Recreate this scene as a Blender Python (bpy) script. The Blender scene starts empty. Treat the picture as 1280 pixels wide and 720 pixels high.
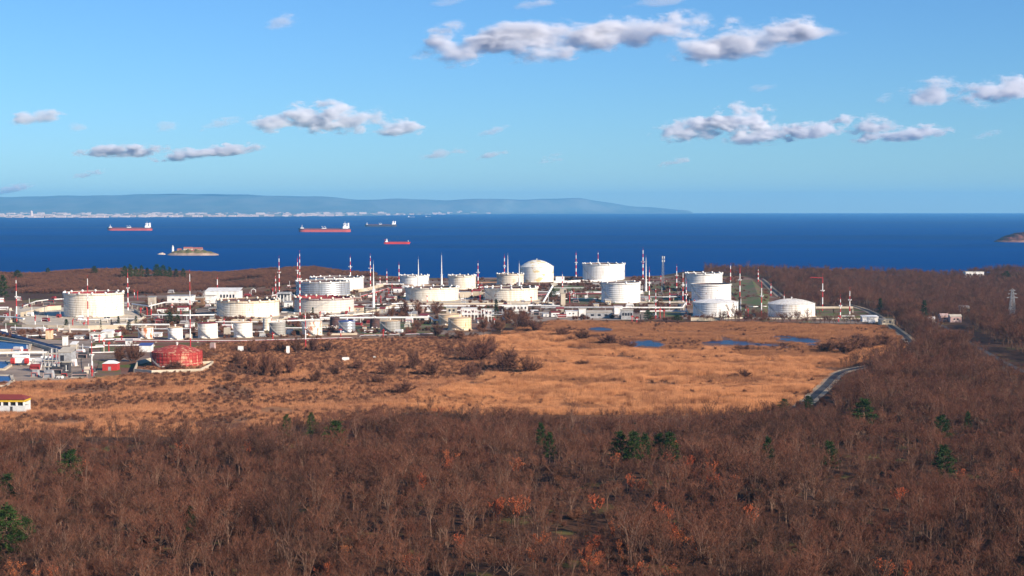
import bpy, math, random
import numpy as np
from mathutils import Vector, Matrix
R = math.radians
scene = bpy.context.scene
col = scene.collection

# ---------------------------------------------------------------- camera, sky, sun, exposure
CAM_Z = 110.0            # drone height above the sea (z = 0)
FPX = 2000.0             # focal length in pixels of a 1280 px wide picture
EYE = 261.0              # eye level row
cam_d = bpy.data.cameras.new('camera')
cam_d.sensor_width = 36.0
cam_d.lens = FPX / 1280.0 * 36.0
cam_d.clip_start = 1.0
cam_d.clip_end = 200000.0
cam = bpy.data.objects.new('camera', cam_d)
col.objects.link(cam)
PITCH = math.atan((360.0 - EYE) / FPX)
cam.location = (0, 0, CAM_Z)
cam.rotation_euler = (R(90) - PITCH, 0, 0)
scene.camera = cam

SUN_AZ = 128.0           # degrees clockwise from +Y (view direction): behind the camera, to the right
SUN_EL = 23.0
world = bpy.data.worlds.new('World')
scene.world = world
world.use_nodes = True
wn = world.node_tree
for n in list(wn.nodes):
    wn.nodes.remove(n)
w_out = wn.nodes.new('ShaderNodeOutputWorld')
w_bg = wn.nodes.new('ShaderNodeBackground')
w_sky = wn.nodes.new('ShaderNodeTexSky')
w_sky.sky_type = 'NISHITA'
w_sky.sun_disc = False
w_sky.sun_elevation = R(SUN_EL)
w_sky.sun_rotation = R(SUN_AZ)
w_sky.altitude = 100.0
w_sky.air_density = 1.0
w_sky.dust_density = 0.0
w_sky.ozone_density = 4.5
w_bg.inputs['Strength'].default_value = 0.086
w_tint = wn.nodes.new('ShaderNodeMix')          # clear winter air: the whole sky a little bluer
w_tint.data_type = 'RGBA'
w_tint.blend_type = 'MULTIPLY'
w_tint.inputs[0].default_value = 1.0
w_tint.inputs[7].default_value = (0.485, 0.72, 0.965, 1)
wn.links.new(w_sky.outputs[0], w_tint.inputs[6])
wn.links.new(w_tint.outputs[2], w_bg.inputs['Color'])
wn.links.new(w_bg.outputs[0], w_out.inputs['Surface'])

sun_d = bpy.data.lights.new('sun', 'SUN')
sun_d.energy = 5.0
sun_d.angle = R(0.53)
sun_d.color = (1.0, 0.88, 0.72)
sun = bpy.data.objects.new('sun', sun_d)
col.objects.link(sun)
SUN_DIR = Vector((math.sin(R(SUN_AZ)) * math.cos(R(SUN_EL)), math.cos(R(SUN_AZ)) * math.cos(R(SUN_EL)), math.sin(R(SUN_EL))))
sun.rotation_euler = SUN_DIR.to_track_quat('Z', 'Y').to_euler()
sun.location = (300, -300, 400)

vs = scene.view_settings
vs.view_transform = 'Standard'
vs.look = 'None'
vs.exposure = 0.74
vs.gamma = 1.0
scene.cycles.use_denoising = True
scene.cycles.max_bounces = 10
scene.cycles.diffuse_bounces = 2
scene.cycles.glossy_bounces = 2
scene.cycles.transmission_bounces = 2
scene.cycles.transparent_max_bounces = 8
scene.cycles.volume_bounces = 6
scene.cycles.volume_step_rate = 0.8
scene.cycles.volume_max_steps = 256

# ---------------------------------------------------------------- helpers
rnd = random.Random(11)
ORD = ['first', 'second', 'third', 'fourth', 'fifth', 'sixth', 'seventh', 'eighth', 'ninth', 'tenth', 'eleventh', 'twelfth', 'thirteenth', 'fourteenth', 'fifteenth', 'sixteenth', 'seventeenth', 'eighteenth', 'nineteenth', 'twentieth',
       'twenty-first', 'twenty-second', 'twenty-third', 'twenty-fourth', 'twenty-fifth', 'twenty-sixth', 'twenty-seventh', 'twenty-eighth', 'twenty-ninth', 'thirtieth']
_cp, _sp = math.cos(PITCH), math.sin(PITCH)


def ray(px, py):
    """world direction through a picture point, scaled so that its y component is 1"""
    u = (px - 640.0) / FPX
    v = (360.0 - py) / FPX
    d = Vector((u, _cp + v * _sp, -_sp + v * _cp))
    return d / d.y


def at(px, py, y):
    d = ray(px, py)
    return Vector((d.x * y, y, CAM_Z + d.z * y))


def sstep(a, b, x):
    t = np.clip((x - a) / (b - a), 0.0, 1.0)
    return t * t * (3 - 2 * t)


_HX = [-1500, -830, -720, -600, -510, -440, -380, -300, -250, -150, 0, 150, 230, 270, 330, 430, 520, 600, 680, 760, 900, 1500]
_HZ = [14, 13, 12, 17, 12, 10, 16, 20, 13, 6.5, 6.0, 6.5, 8, 15, 16, 15, 12, 8, 9, 14, 15, 15]


def hmap(x, y):
    """height of the land above the sea"""
    x = np.asarray(x, float)
    y = np.asarray(y, float)
    z = 7.0 + 12.0 * sstep(850, 300, y) + 6.0 * sstep(300, -100, y)
    und = 2.6 * np.sin(x / 57.0 + 1.3) * np.sin(y / 71.0) + 1.3 * np.sin(x / 23.0 + y / 31.0)
    z = z + und * sstep(860, 700, y)
    crest = np.interp(x, _HX, _HZ)
    hill = (crest - 7.0 + 1.2 * np.sin(x / 31.0) * np.sin(y / 43.0)) * sstep(1960, 2330, y)
    z = z + hill
    coast = 2420.0 + 25 * np.sin(x / 90.0) + 14 * np.sin(x / 37.0)
    z = z - (z + 10.0) * sstep(0, 170, y - coast)
    mx = np.maximum(0, np.abs(x) - 1300)
    return z - 0 * mx


def hz(x, y):
    return float(hmap(x, y))


def gnd(px, py, dz=0.0):
    """point on the land seen at a picture point (dz above it)"""
    d = ray(px, py)
    y0, y1 = 150.0, 2500.0
    prev = y0
    y = y0
    while y < y1:
        if CAM_Z + d.z * y <= hz(d.x * y, y):
            a, b = prev, y
            for _ in range(18):
                m = (a + b) / 2
                if CAM_Z + d.z * m <= hz(d.x * m, m):
                    b = m
                else:
                    a = m
            y = b
            break
        prev = y
        y += 12.0
    return Vector((d.x * y, y, hz(d.x * y, y) + dz))


def sea_pt(px, py):
    d = ray(px, py)
    y = -CAM_Z / d.z
    return Vector((d.x * y, y, 0))


def to_px(x, y, z):
    """picture coordinates of world points (arrays)"""
    x = np.asarray(x, float); y = np.asarray(y, float); z = np.asarray(z, float) - CAM_Z
    f = y * _cp - z * _sp
    u = y * _sp + z * _cp
    return 640 + FPX * x / f, 360 - FPX * u / f


def inpoly(px, py, poly):
    px = np.asarray(px, float); py = np.asarray(py, float)
    ins = np.zeros(px.shape, bool)
    n = len(poly)
    j = n - 1
    for i in range(n):
        xi, yi = poly[i]; xj, yj = poly[j]
        if yi != yj:
            c = ((yi > py) != (yj > py)) & (px < (xj - xi) * (py - yi) / (yj - yi) + xi)
            ins ^= c
        j = i
    return ins


class MB:
    def __init__(s):
        s.v = []; s.f = []

    def add(s, vs_, fs_):
        b = len(s.v)
        s.v.extend([tuple(p) for p in vs_])
        s.f.extend([tuple(i + b for i in f) for f in fs_])
        return s

    def box(s, c, size, rz=0.0, top=1.0):
        hx, hy, h2 = size[0] / 2, size[1] / 2, size[2] / 2
        cr, sr = math.cos(rz), math.sin(rz)
        vs_ = []
        for z, k in ((-h2, 1.0), (h2, top)):
            for x, y in ((-hx, -hy), (hx, -hy), (hx, hy), (-hx, hy)):
                x *= k; y *= k
                vs_.append((c[0] + x * cr - y * sr, c[1] + x * sr + y * cr, c[2] + z))
        return s.add(vs_, [(3, 2, 1, 0), (4, 5, 6, 7), (0, 1, 5, 4), (1, 2, 6, 5), (2, 3, 7, 6), (3, 0, 4, 7)])

    def bx(s, x0, x1, y0, y1, z0, z1):
        return s.box(((x0 + x1) / 2, (y0 + y1) / 2, (z0 + z1) / 2), (x1 - x0, y1 - y0, z1 - z0))

    def tube(s, pts, rad, n=6, caps=True):
        pts = [Vector(p) for p in pts]
        if not hasattr(rad, '__len__'):
            rad = [rad] * len(pts)
        vs_ = []; fs_ = []
        for i, p in enumerate(pts):
            if i == 0: d = pts[1] - pts[0]
            elif i == len(pts) - 1: d = pts[-1] - pts[-2]
            else: d = (pts[i + 1] - pts[i]).normalized() + (pts[i] - pts[i - 1]).normalized()
            d.normalize()
            a = Vector((0, 0, 1)) if abs(d.z) < 0.9 else Vector((1, 0, 0))
            e1 = d.cross(a).normalized(); e2 = d.cross(e1)
            for k in range(n):
                t = 2 * math.pi * k / n
                vs_.append(p + (e1 * math.cos(t) + e2 * math.sin(t)) * rad[i])
        for i in range(len(pts) - 1):
            for k in range(n):
                k2 = (k + 1) % n
                fs_.append((i * n + k, i * n + k2, (i + 1) * n + k2, (i + 1) * n + k))
        if caps:
            fs_.append(tuple(range(n - 1, -1, -1)))
            fs_.append(tuple((len(pts) - 1) * n + k for k in range(n)))
        return s.add(vs_, fs_)

    def lathe(s, prof, n=32, c=(0, 0, 0), close_top=False, close_bot=False, a0=0.0):
        vs_ = []; fs_ = []
        for r, z in prof:
            for k in range(n):
                t = a0 + 2 * math.pi * k / n
                vs_.append((c[0] + r * math.cos(t), c[1] + r * math.sin(t), c[2] + z))
        for i in range(len(prof) - 1):
            for k in range(n):
                k2 = (k + 1) % n
                fs_.append((i * n + k, i * n + k2, (i + 1) * n + k2, (i + 1) * n + k))
        if close_top: fs_.append(tuple((len(prof) - 1) * n + k for k in range(n)))
        if close_bot: fs_.append(tuple(range(n - 1, -1, -1)))
        return s.add(vs_, fs_)

    def mesh(s, name, mat=None, smooth=False):
        me = bpy.data.meshes.new(name)
        me.from_pydata(s.v, [], s.f)
        if mat: me.materials.append(mat)
        if smooth:
            me.polygons.foreach_set('use_smooth', [True] * len(me.polygons))
        me.update()
        return me

    def build(s, name, mat, parent=None, smooth=False, loc=None):
        o = bpy.data.objects.new(name, s.mesh(name, mat, smooth))
        col.objects.link(o)
        if parent: o.parent = parent
        if loc is not None: o.location = loc
        return o


def autosmooth(o, ang=35):
    me = o.data
    me.polygons.foreach_set('use_smooth', [True] * len(me.polygons))
    me.set_sharp_from_angle(angle=R(ang))


def tag(o, label=None, cat=None, group=None, kind=None):
    if label: o['label'] = label
    if cat: o['category'] = cat
    if group: o['group'] = group
    if kind: o['kind'] = kind
    return o


def thing(name, label, cat, loc=(0, 0, 0), rz=0.0, group=None):
    o = bpy.data.objects.new(name, None)
    o.empty_display_size = 1
    col.objects.link(o)
    o.location = loc
    o.rotation_euler = (0, 0, rz)
    return tag(o, label, cat, group)


def copy_tree(o, parent=None):
    c = o.copy(); col.objects.link(c); c.parent = parent
    for ch in list(o.children):
        copy_tree(ch, c)
    return c


# ---------------------------------------------------------------- materials
class NT:
    def __init__(s, name):
        s.m = bpy.data.materials.new(name)
        s.m.use_nodes = True
        s.t = s.m.node_tree
        s.b = s.t.nodes['Principled BSDF']
        s.out = s.t.nodes['Material Output']

    def n(s, kind, **kw):
        x = s.t.nodes.new('ShaderNode' + kind)
        for k, v in kw.items():
            if k in x.inputs: x.inputs[k].default_value = v
            else: setattr(x, k, v)
        return x

    def l(s, a, b):
        s.t.links.new(a, b)

    def coords(s, kind='Object', scale=(1, 1, 1)):
        tc = s.n('TexCoord'); mp = s.n('Mapping')
        s.l(tc.outputs[kind], mp.inputs['Vector'])
        mp.inputs['Scale'].default_value = scale
        return mp.outputs[0]

    def pos(s, scale=(1, 1, 1)):
        g = s.n('NewGeometry'); mp = s.n('Mapping')
        s.l(g.outputs['Position'], mp.inputs['Vector'])
        mp.inputs['Scale'].default_value = scale
        return mp.outputs[0]

    def noise(s, vec, scale, detail=5, rough=0.55):
        x = s.n('TexNoise')
        x.inputs['Scale'].default_value = scale
        x.inputs['Detail'].default_value = detail
        x.inputs['Roughness'].default_value = rough
        if vec is not None: s.l(vec, x.inputs['Vector'])
        return x.outputs['Fac']

    def ramp(s, fac, a, b, c0=(0, 0, 0), c1=(1, 1, 1)):
        x = s.n('ValToRGB')
        e = x.color_ramp.elements
        e[0].position = a; e[1].position = b
        e[0].color = (*c0, 1); e[1].color = (*c1, 1)
        s.l(fac, x.inputs[0])
        return x.outputs[0]

    def mix(s, fac, a, b):
        x = s.n('Mix', data_type='RGBA')
        for inp, v in ((x.inputs['Factor'], fac), (x.inputs['A'], a), (x.inputs['B'], b)):
            if inp.type == 'VALUE' or hasattr(v, 'is_linked') is False:
                pass
        fi, ai, bi = x.inputs[0], x.inputs[6], x.inputs[7]
        for inp, v in ((fi, fac), (ai, a), (bi, b)):
            if isinstance(v, (int, float)): inp.default_value = v
            elif isinstance(v, tuple): inp.default_value = (*v, 1) if len(v) == 3 else v
            else: s.l(v, inp)
        return x.outputs[2]

    def math(s, op, a, b=None):
        x = s.n('Math', operation=op)
        for i, v in enumerate((a, b)):
            if v is None: continue
            if isinstance(v, (int, float)): x.inputs[i].default_value = v
            else: s.l(v, x.inputs[i])
        return x.outputs[0]

    def bump(s, h, strength=0.3, dist=0.1):
        x = s.n('Bump')
        x.inputs['Strength'].default_value = strength
        x.inputs['Distance'].default_value = dist
        s.l(h, x.inputs['Height'])
        s.l(x.outputs[0], s.b.inputs['Normal'])

    def fin(s, color, rough=0.8, spec=0.3, metal=0.0):
        if isinstance(color, tuple): s.b.inputs['Base Color'].default_value = (*color, 1)
        else: s.l(color, s.b.inputs['Base Color'])
        if isinstance(rough, (int, float)): s.b.inputs['Roughness'].default_value = rough
        else: s.l(rough, s.b.inputs['Roughness'])
        s.b.inputs['Specular IOR Level'].default_value = spec
        s.b.inputs['Metallic'].default_value = metal
        return s.m


def plain(name, c, c2=None, scale=0.6, rough=0.75, metal=0.0, spec=0.3, stretch=(1, 1, 1), lo=0.38, hi=0.66):
    t = NT(name)
    if c2 is None: c2 = tuple(k * 0.72 for k in c)
    f = t.ramp(t.noise(t.coords('Object', stretch), scale, 6, 0.6), lo, hi)
    return t.fin(t.mix(f, c, c2), rough, spec, metal)

# ---------------------------------------------------------------- layout (picture points of ground contact)
TERMINAL = [(-300, 385), (60, 374), (150, 372), (200, 366), (260, 362), (340, 358), (400, 352), (440, 346), (700, 343), (860, 345), (905, 345), (935, 345),
            (948, 352), (978, 378), (1000, 382), (1075, 386), (1120, 402), (1080, 405), (900, 401), (700, 400), (640, 405), (600, 420), (480, 424),
            (260, 430), (160, 470), (95, 475), (30, 478), (-300, 490)]
MARSH = [(530, 514), (500, 506), (560, 485), (610, 470), (655, 462), (620, 440), (590, 425), (650, 412), (690, 402), (900, 403), (1110, 407),
         (1136, 425), (1128, 440), (1085, 450), (1045, 462), (1022, 482), (995, 508), (860, 524), (700, 528)]
SCRUB = [(-300, 490), (30, 478), (95, 475), (160, 470), (260, 430), (480, 424), (600, 420), (590, 425), (620, 440), (655, 462), (610, 470),
         (560, 485), (500, 506), (530, 514), (420, 526), (260, 545), (-300, 552)]
ROAD_A = [(985, 516), (1008, 503), (1030, 484), (1050, 466), (1085, 458), (1125, 450), (1142, 441), (1141, 431), (1132, 421), (1117, 410), (1098, 396), (1078, 386),
          (1040, 377), (985, 374), (968, 364), (950, 348)]
ROAD_B = [(1110, 402), (1150, 399), (1172, 404), (1215, 430), (1270, 460), (1345, 492)]
PONDS = [((806, 430), 24, 4.6), ((750, 411), 16, 2.2), ((911, 428.5), 33, 3.0), ((998, 425), 28, 2.6), ((1050, 436), 10, 1.2), ((955, 431), 14, 1.3), ((975, 420.5), 13, 1.2), ((1016, 430), 10, 1.0)]


def pline(pts):
    return [gnd(*p) for p in pts]


road_a = pline(ROAD_A)
road_b = pline(ROAD_B)


def dist_line(x, y, line):
    best = np.full(np.shape(x), 1e9)
    for a, b in zip(line[:-1], line[1:]):
        dx, dy = b.x - a.x, b.y - a.y
        t = np.clip(((x - a.x) * dx + (y - a.y) * dy) / (dx * dx + dy * dy + 1e-9), 0, 1)
        best = np.minimum(best, np.hypot(x - a.x - t * dx, y - a.y - t * dy))
    return best


# ---------------------------------------------------------------- ground
def make_ground():
    st = 8.0
    xs = np.arange(-1296, 1297, st)
    ys = np.arange(-200, 2681, st)
    X, Y = np.meshgrid(xs, ys)
    Z = hmap(X, Y)
    nx, ny = len(xs), len(ys)
    V = np.stack([X.ravel(), Y.ravel(), Z.ravel()], 1)
    idx = np.arange(nx * ny).reshape(ny, nx)
    F = np.stack([idx[:-1, :-1].ravel(), idx[:-1, 1:].ravel(), idx[1:, 1:].ravel(), idx[1:, :-1].ravel()], 1)
    me = bpy.data.meshes.new('ground')
    me.vertices.add(len(V)); me.vertices.foreach_set('co', V.ravel())
    me.loops.add(F.size); me.loops.foreach_set('vertex_index', F.ravel())
    me.polygons.add(len(F)); me.polygons.foreach_set('loop_start', np.arange(0, F.size, 4)); me.polygons.foreach_set('loop_total', np.full(len(F), 4))
    me.polygons.foreach_set('use_smooth', np.ones(len(F), bool))
    me.update(calc_edges=True)
    ok = Y.ravel() > 120
    px, py = to_px(V[:, 0], np.where(ok, V[:, 1], 120), V[:, 2])
    z = np.zeros((len(V), 4), np.float32)
    z[:, 0] = (inpoly(px, py, MARSH) & ok)
    z[:, 1] = (inpoly(px, py, TERMINAL) & ok)
    z[:, 2] = (inpoly(px, py, SCRUB) & ok)
    z[:, 3] = 1
    at_ = me.color_attributes.new('zone', 'FLOAT_COLOR', 'POINT')
    at_.data.foreach_set('color', z.ravel())
    t = NT('ground_earth')
    zone = t.n('VertexColor', layer_name='zone')
    sep = t.n('SeparateColor'); t.l(zone.outputs[0], sep.inputs[0])
    p = t.pos()
    n1 = t.noise(p, 0.05, 6, 0.6); n2 = t.noise(p, 0.4, 6, 0.65); n3 = t.noise(p, 0.012, 4, 0.55)
    litter = t.mix(t.ramp(n2, 0.35, 0.65), (0.04, 0.020, 0.013), (0.11, 0.052, 0.028))
    litter = t.mix(t.ramp(n1, 0.57, 0.66), litter, (0.12, 0.095, 0.03))
    reed = t.mix(t.ramp(n2, 0.3, 0.7), (0.10, 0.045, 0.026), (0.22, 0.10, 0.045))
    scrub = t.mix(t.ramp(n1, 0.38, 0.62), (0.36, 0.165, 0.07), (0.13, 0.06, 0.04))
    scrub = t.mix(t.ramp(n2, 0.45, 0.7), scrub, (0.20, 0.105, 0.06))
    term = t.mix(t.ramp(n1, 0.52, 0.60), (0.19, 0.085, 0.055), (0.10, 0.125, 0.025))
    term = t.mix(t.ramp(n3, 0.50, 0.60), term, (0.26, 0.20, 0.16))
    term = t.mix(t.ramp(n2, 0.45, 0.75), term, (0.12, 0.065, 0.045))
    c = t.mix(sep.outputs[0], litter, reed)
    c = t.mix(sep.outputs[1], c, term)
    c = t.mix(sep.outputs[2], c, scrub)
    m = t.fin(c, 0.95, 0.1)
    me.materials.append(m)
    o = bpy.data.objects.new('ground', me); col.objects.link(o)
    tag(o, 'brown wooded ground with golden marsh and tank terminal', kind='structure')
    return o


make_ground()


def water_mat(name, c, rough, bscale, bstr, spec=0.5):
    t = NT(name)
    p = t.pos((1, 0.35, 1))
    h = t.noise(p, bscale, 4, 0.6)
    t.bump(h, bstr, 1.0)
    big = t.noise(t.pos((0.00012, 0.0009, 1)), 1.0, 5, 0.6)
    r = t.n('MapRange'); t.l(big, r.inputs[0])
    r.inputs[1].default_value = 0.3; r.inputs[2].default_value = 0.7
    r.inputs[3].default_value = rough * 0.8; r.inputs[4].default_value = rough * 1.25
    c = t.mix(t.ramp(big, .38, .62), tuple(k * .8 for k in c), tuple(k * 1.22 for k in c))
    t.b.inputs['Specular Tint'].default_value = (0.35, 0.65, 1.0, 1)
    return t.fin(c, r.outputs[0], spec)


M_SEA = water_mat('sea_water', (0.0004, 0.047, 0.20), 0.6, 0.08, 0.5, 0.012)
M_POND = water_mat('pond_water', (0.004, 0.020, 0.07), 0.3, 0.5, 0.12, 0.08)
M_BASIN = water_mat('basin_water', (0.006, 0.045, 0.16), 0.3, 0.5, 0.1, 0.2)

SEA_END = 40000.0
s = MB()
for i in range(40):
    x0 = -44000 + i * 2200
    s.add([(x0, 1500, 0), (x0 + 2200, 1500, 0), (x0 + 2200, SEA_END, 0), (x0, SEA_END, 0)], [(0, 1, 2, 3)])
me = MB()
me.add([(-44000, 1500, 0), (44000, 1500, 0), (44000, SEA_END, 0), (-44000, SEA_END, 0)], [(0, 1, 2, 3)])
tag(me.build('sea', M_SEA), 'deep blue open sea reaching the straight horizon', kind='structure')

for k, ((px, py), wpx, hpx) in enumerate(PONDS):
    c = gnd(px, py)
    a = gnd(px, py - hpx); b = gnd(px, py + hpx)
    ry = (a.y - b.y) / 2; rx = wpx * c.y / FPX
    pr = random.Random(k * 7 + 3)
    ph = [pr.uniform(0, 6.28) for _ in range(5)]
    ring = []
    for i in range(48):
        t_ = 2 * math.pi * i / 48
        q = .92 + 0.24 * math.sin(2 * t_ + ph[0]) + 0.18 * math.sin(3 * t_ + ph[1]) + 0.14 * math.sin(5 * t_ + ph[2]) + 0.10 * math.sin(9 * t_ + ph[3])
        ring.append((c.x + rx * q * math.cos(t_), c.y + ry * q * math.sin(t_), 7.08))
    m = MB(); m.add(ring, [tuple(range(48))])
    tag(m.build('pond_water', M_POND), 'blue marsh pool lying among the reeds', kind='structure')


for pts in ([(862, 425), (900, 419), (960, 416), (1010, 417), (1036, 424), (1030, 434), (960, 436), (900, 435), (868, 432)], [(765, 430), (790, 422), (820, 423), (842, 429), (830, 438), (790, 438)], [(725, 411), (750, 407), (775, 410), (760, 415), (735, 415)]):
    P = [gnd(*p) for p in pts]
    m = MB(); m.add([(p.x, p.y, p.z + .04) for p in P], [tuple(range(len(P)))])
    tag(m.build('mud_ground', plain('marsh_mud', (0.10, 0.045, 0.034), (0.19, 0.09, 0.05), .08)), 'dark red-brown mud round the marsh pools', kind='structure')


def ribbon(name, line, w, mat, dz=0.06, label=None, edges=None):
    """a road laid on the ground along a smoothed line"""
    pts = []
    L = [Vector((p.x, p.y, 0)) for p in line]
    for i in range(len(L) - 1):
        p0 = L[max(i - 1, 0)]; p1 = L[i]; p2 = L[i + 1]; p3 = L[min(i + 2, len(L) - 1)]
        n = max(2, int((p2 - p1).length / 6))
        for j in range(n):
            t_ = j / n
            pts.append(0.5 * ((2 * p1) + (p2 - p0) * t_ + (2 * p0 - 5 * p1 + 4 * p2 - p3) * t_ * t_ + (3 * p1 - p0 - 3 * p2 + p3) * t_ ** 3))
    pts.append(L[-1])
    vs_ = []; fs_ = []
    for i, p in enumerate(pts):
        d = (pts[min(i + 1, len(pts) - 1)] - pts[max(i - 1, 0)]).normalized()
        nn = Vector((-d.y, d.x, 0))
        for s_ in (-0.5, 0.5):
            q = p + nn * w * s_
            vs_.append((q.x, q.y, hz(q.x, q.y) + dz + 0.12))
    for i in range(len(pts) - 1):
        fs_.append((2 * i, 2 * i + 2, 2 * i + 3, 2 * i + 1))
    m = MB(); m.add(vs_, fs_)
    o = m.build(name, mat)
    tag(o, label, kind='structure')
    return pts


M_ASPH = plain('asphalt', (0.07, 0.065, 0.065), (0.045, 0.042, 0.042), 0.3, 0.9)
M_DIRT = plain('dirt_track', (0.30, 0.20, 0.12), (0.18, 0.11, 0.07), 0.2, 0.95)
M_CONC = plain('concrete', (0.50, 0.44, 0.36), (0.34, 0.29, 0.23), 0.12, 0.85)
M_VERGE = plain('pale_verge', (0.42, 0.32, 0.20), (0.27, 0.19, 0.12), .15)
ribbon('verge', road_a, 10.0, M_VERGE, 0.0, 'pale earth verge beside the curving road')
pa = ribbon('road', road_a, 4.4, M_ASPH, 0.05, 'dark asphalt road curving along the marsh edge')
ribbon('track', road_b, 4.0, M_ASPH, 0.0, 'earth track in the cutting through the right hand woods, its shade painted dark')  # pale track given the asphalt tone: shade of the cutting put into its colour

# ---------------------------------------------------------------- far shore
_PX = [-400, -60, 0, 100, 230, 310, 420, 445, 500, 550, 600, 640, 700, 725, 750, 790, 830, 866]
_PT = [244, 247, 247.5, 246, 243.5, 245, 248, 251, 250, 251.5, 250, 251, 249.5, 249.5, 253, 259, 262, 265.2]
_SX = [-400, 0, 130, 270, 430, 500, 560, 640, 866]
_SY = [272.4, 272.2, 272, 271.2, 270.2, 269, 268, 267.4, 266.9]
cols_ = list(np.arange(-400, 867, 6.0))
rows_ = [0, 0.02, 0.1, 0.2, 0.3, 0.4, 0.5, 0.6, 0.7, 0.8, 0.9, 1.0, 1.1]
vs_ = []; fs_ = []
hr = random.Random(5)
for i, px in enumerate(cols_):
    sy = np.interp(px, _SX, _SY)
    ys = min(2000 * CAM_Z / (sy - EYE), 36500)
    yb = max(ys + 2500, 36500)
    top = np.interp(px, _PX, _PT) + 0.35 * math.sin(px / 17.0) + 0.25 * math.sin(px / 7.3)
    zr = max(4.0, CAM_Z + (EYE - top) / FPX * yb)
    for t_ in rows_:
        y = ys + (yb - ys) * t_
        k = sstep(0.35, 1.0, t_)
        z = 3.0 + 26 * sstep(0, .4, t_) * (zr > 40) + (zr - 3) * float(k) * (1 + 0.10 * math.sin(px / 9.0 + 9 * t_) * (1 - float(k)))
        if t_ == 0: z = -1
        if t_ > 1.0: z = zr * 0.4
        vs_.append(((px - 640) / FPX * y, y, z))
nr = len(rows_)
for i in range(len(cols_) - 1):
    for j in range(nr - 1):
        fs_.append((i * nr + j, (i + 1) * nr + j, (i + 1) * nr + j + 1, i * nr + j + 1))
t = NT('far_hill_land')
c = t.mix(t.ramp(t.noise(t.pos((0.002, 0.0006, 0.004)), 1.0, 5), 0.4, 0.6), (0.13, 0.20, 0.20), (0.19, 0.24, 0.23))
m = MB(); m.add(vs_, fs_)
tag(m.build('hills', t.fin(c, 0.95, 0.05), smooth=True), 'long blue hazy hills across the bay', kind='structure')

M_CITY = [plain('far_render_white', (0.66, 0.53, 0.48), (0.48, 0.38, 0.34), 0.004), plain('far_render_pink', (0.55, 0.40, 0.34), (0.4, 0.32, 0.28), 0.004), plain('far_render_grey', (0.22, 0.21, 0.2), (0.16, 0.16, 0.16), 0.004)]


def shore_y(px):
    return min(2000 * CAM_Z / (np.interp(px, _SX, _SY) - EYE), 36500)


cr = random.Random(21)
mass = [MB(), MB(), MB()]
for k in range(420):
    if k % 4 == 0: px = cr.uniform(-60, 640)
    else: px = cr.choice([cr.gauss(70, 60), cr.gauss(230, 90), cr.gauss(390, 60), cr.uniform(0, 520), cr.gauss(190, 30)])
    if px > 690: continue
    ys = shore_y(px)
    y = ys + (cr.random() ** 1.5) * (36500 - ys) * 0.42 + 150
    w = cr.uniform(30, 130); h = cr.uniform(6, 26) * (1.0 if cr.random() < .92 else 1.7)
    tt = (y - ys) / max(36500 - ys, 2500)
    zb = 3.0 + 26 * float(sstep(0, .4, tt))
    mass[cr.choice([0, 0, 1, 2, 0])].box(((px - 640) / FPX * y, y, zb + h / 2 - 4), (w, cr.uniform(30, 80), h + 8))
for i, m in enumerate(mass):
    tag(m.build('far_town', M_CITY[i]), ['white', 'pinkish', 'grey'][i] + ' buildings of the far town seen as one strip along the opposite shore', kind='stuff')
PXB = sorted([12, 22, 47, 60, 101, 106, 112, 118, 126, 132] + [cr.uniform(0, 560) for _ in range(20)])
for k in range(30):
    px = PXB[k]
    y = shore_y(px) + 120
    w = cr.uniform(40, 130) if k else 60; h = cr.uniform(12, 34)
    b = thing('far_building', 'pale block at the water edge of the far town, %s from the left' % ORD[k], 'building', ((px - 640) / FPX * y, y, 0), 0, 'blocks along the far waterfront')
    M2 = M_CITY[0 if cr.random() < .75 else 1]
    MB().bx(-w / 2, w / 2, -20, 20, 0, h).build('wall', M2, b)
    MB().bx(-w / 2 - 2, w / 2 + 2, -22, 22, h, h + 3).build('roof', M_CITY[2], b)
y = shore_y(40) + 100
b = thing('far_tower', 'tall pale tower rising above the far waterfront', 'tower', ((40 - 640) / FPX * y, y, 0))
MB().lathe([(18, 0), (16, 70), (13, 84), (0.5, 90)], 12).build('shaft', M_CITY[0], b)
MB().bx(-40, 40, -20, 20, 0, 22).build('base', M_CITY[0], b)

# ---------------------------------------------------------------- haze: the air over the bay
t = NT('haze_air')
t.t.nodes.remove(t.b)
pv = t.n('VolumePrincipled')
pv.inputs['Color'].default_value = (0.22, 0.64, 1.0, 1)
pv.inputs['Density'].default_value = 2.9e-5
pv.inputs['Anisotropy'].default_value = 0.1
t.l(pv.outputs[0], t.out.inputs['Volume'])
m = MB(); m.bx(-46000, 46000, -6000, 41500, -30, 520)
tag(m.build('haze', t.m), 'thin blue haze filling the air over land and bay', kind='stuff')

# ---------------------------------------------------------------- clouds
t = NT('cloud_vapour')
t.t.nodes.remove(t.b)
tc = t.n('TexCoord')
sep = t.n('SeparateXYZ'); t.l(tc.outputs['Object'], sep.inputs[0])
zneg = t.math('MULTIPLY', t.math('MINIMUM', sep.outputs[2], 0.0), 1.5)
zpos = t.math('MAXIMUM', sep.outputs[2], 0.0)
zz = t.math('ADD', zneg, zpos)
cmb = t.n('CombineXYZ'); t.l(sep.outputs[0], cmb.inputs[0]); t.l(sep.outputs[1], cmb.inputs[1]); t.l(zz, cmb.inputs[2])
ln = t.n('VectorMath', operation='LENGTH'); t.l(cmb.outputs[0], ln.inputs[0])
inner = t.math('SUBTRACT', 1.0, ln.outputs['Value'])
p = t.pos((0.0021, 0.0030, 0.0048))
nz = t.noise(p, 1.0, 8, 0.66)
body = t.math('ADD', t.math('MULTIPLY', inner, 0.9), t.math('MULTIPLY', t.math('SUBTRACT', nz, 0.585), 3.4))
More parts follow.
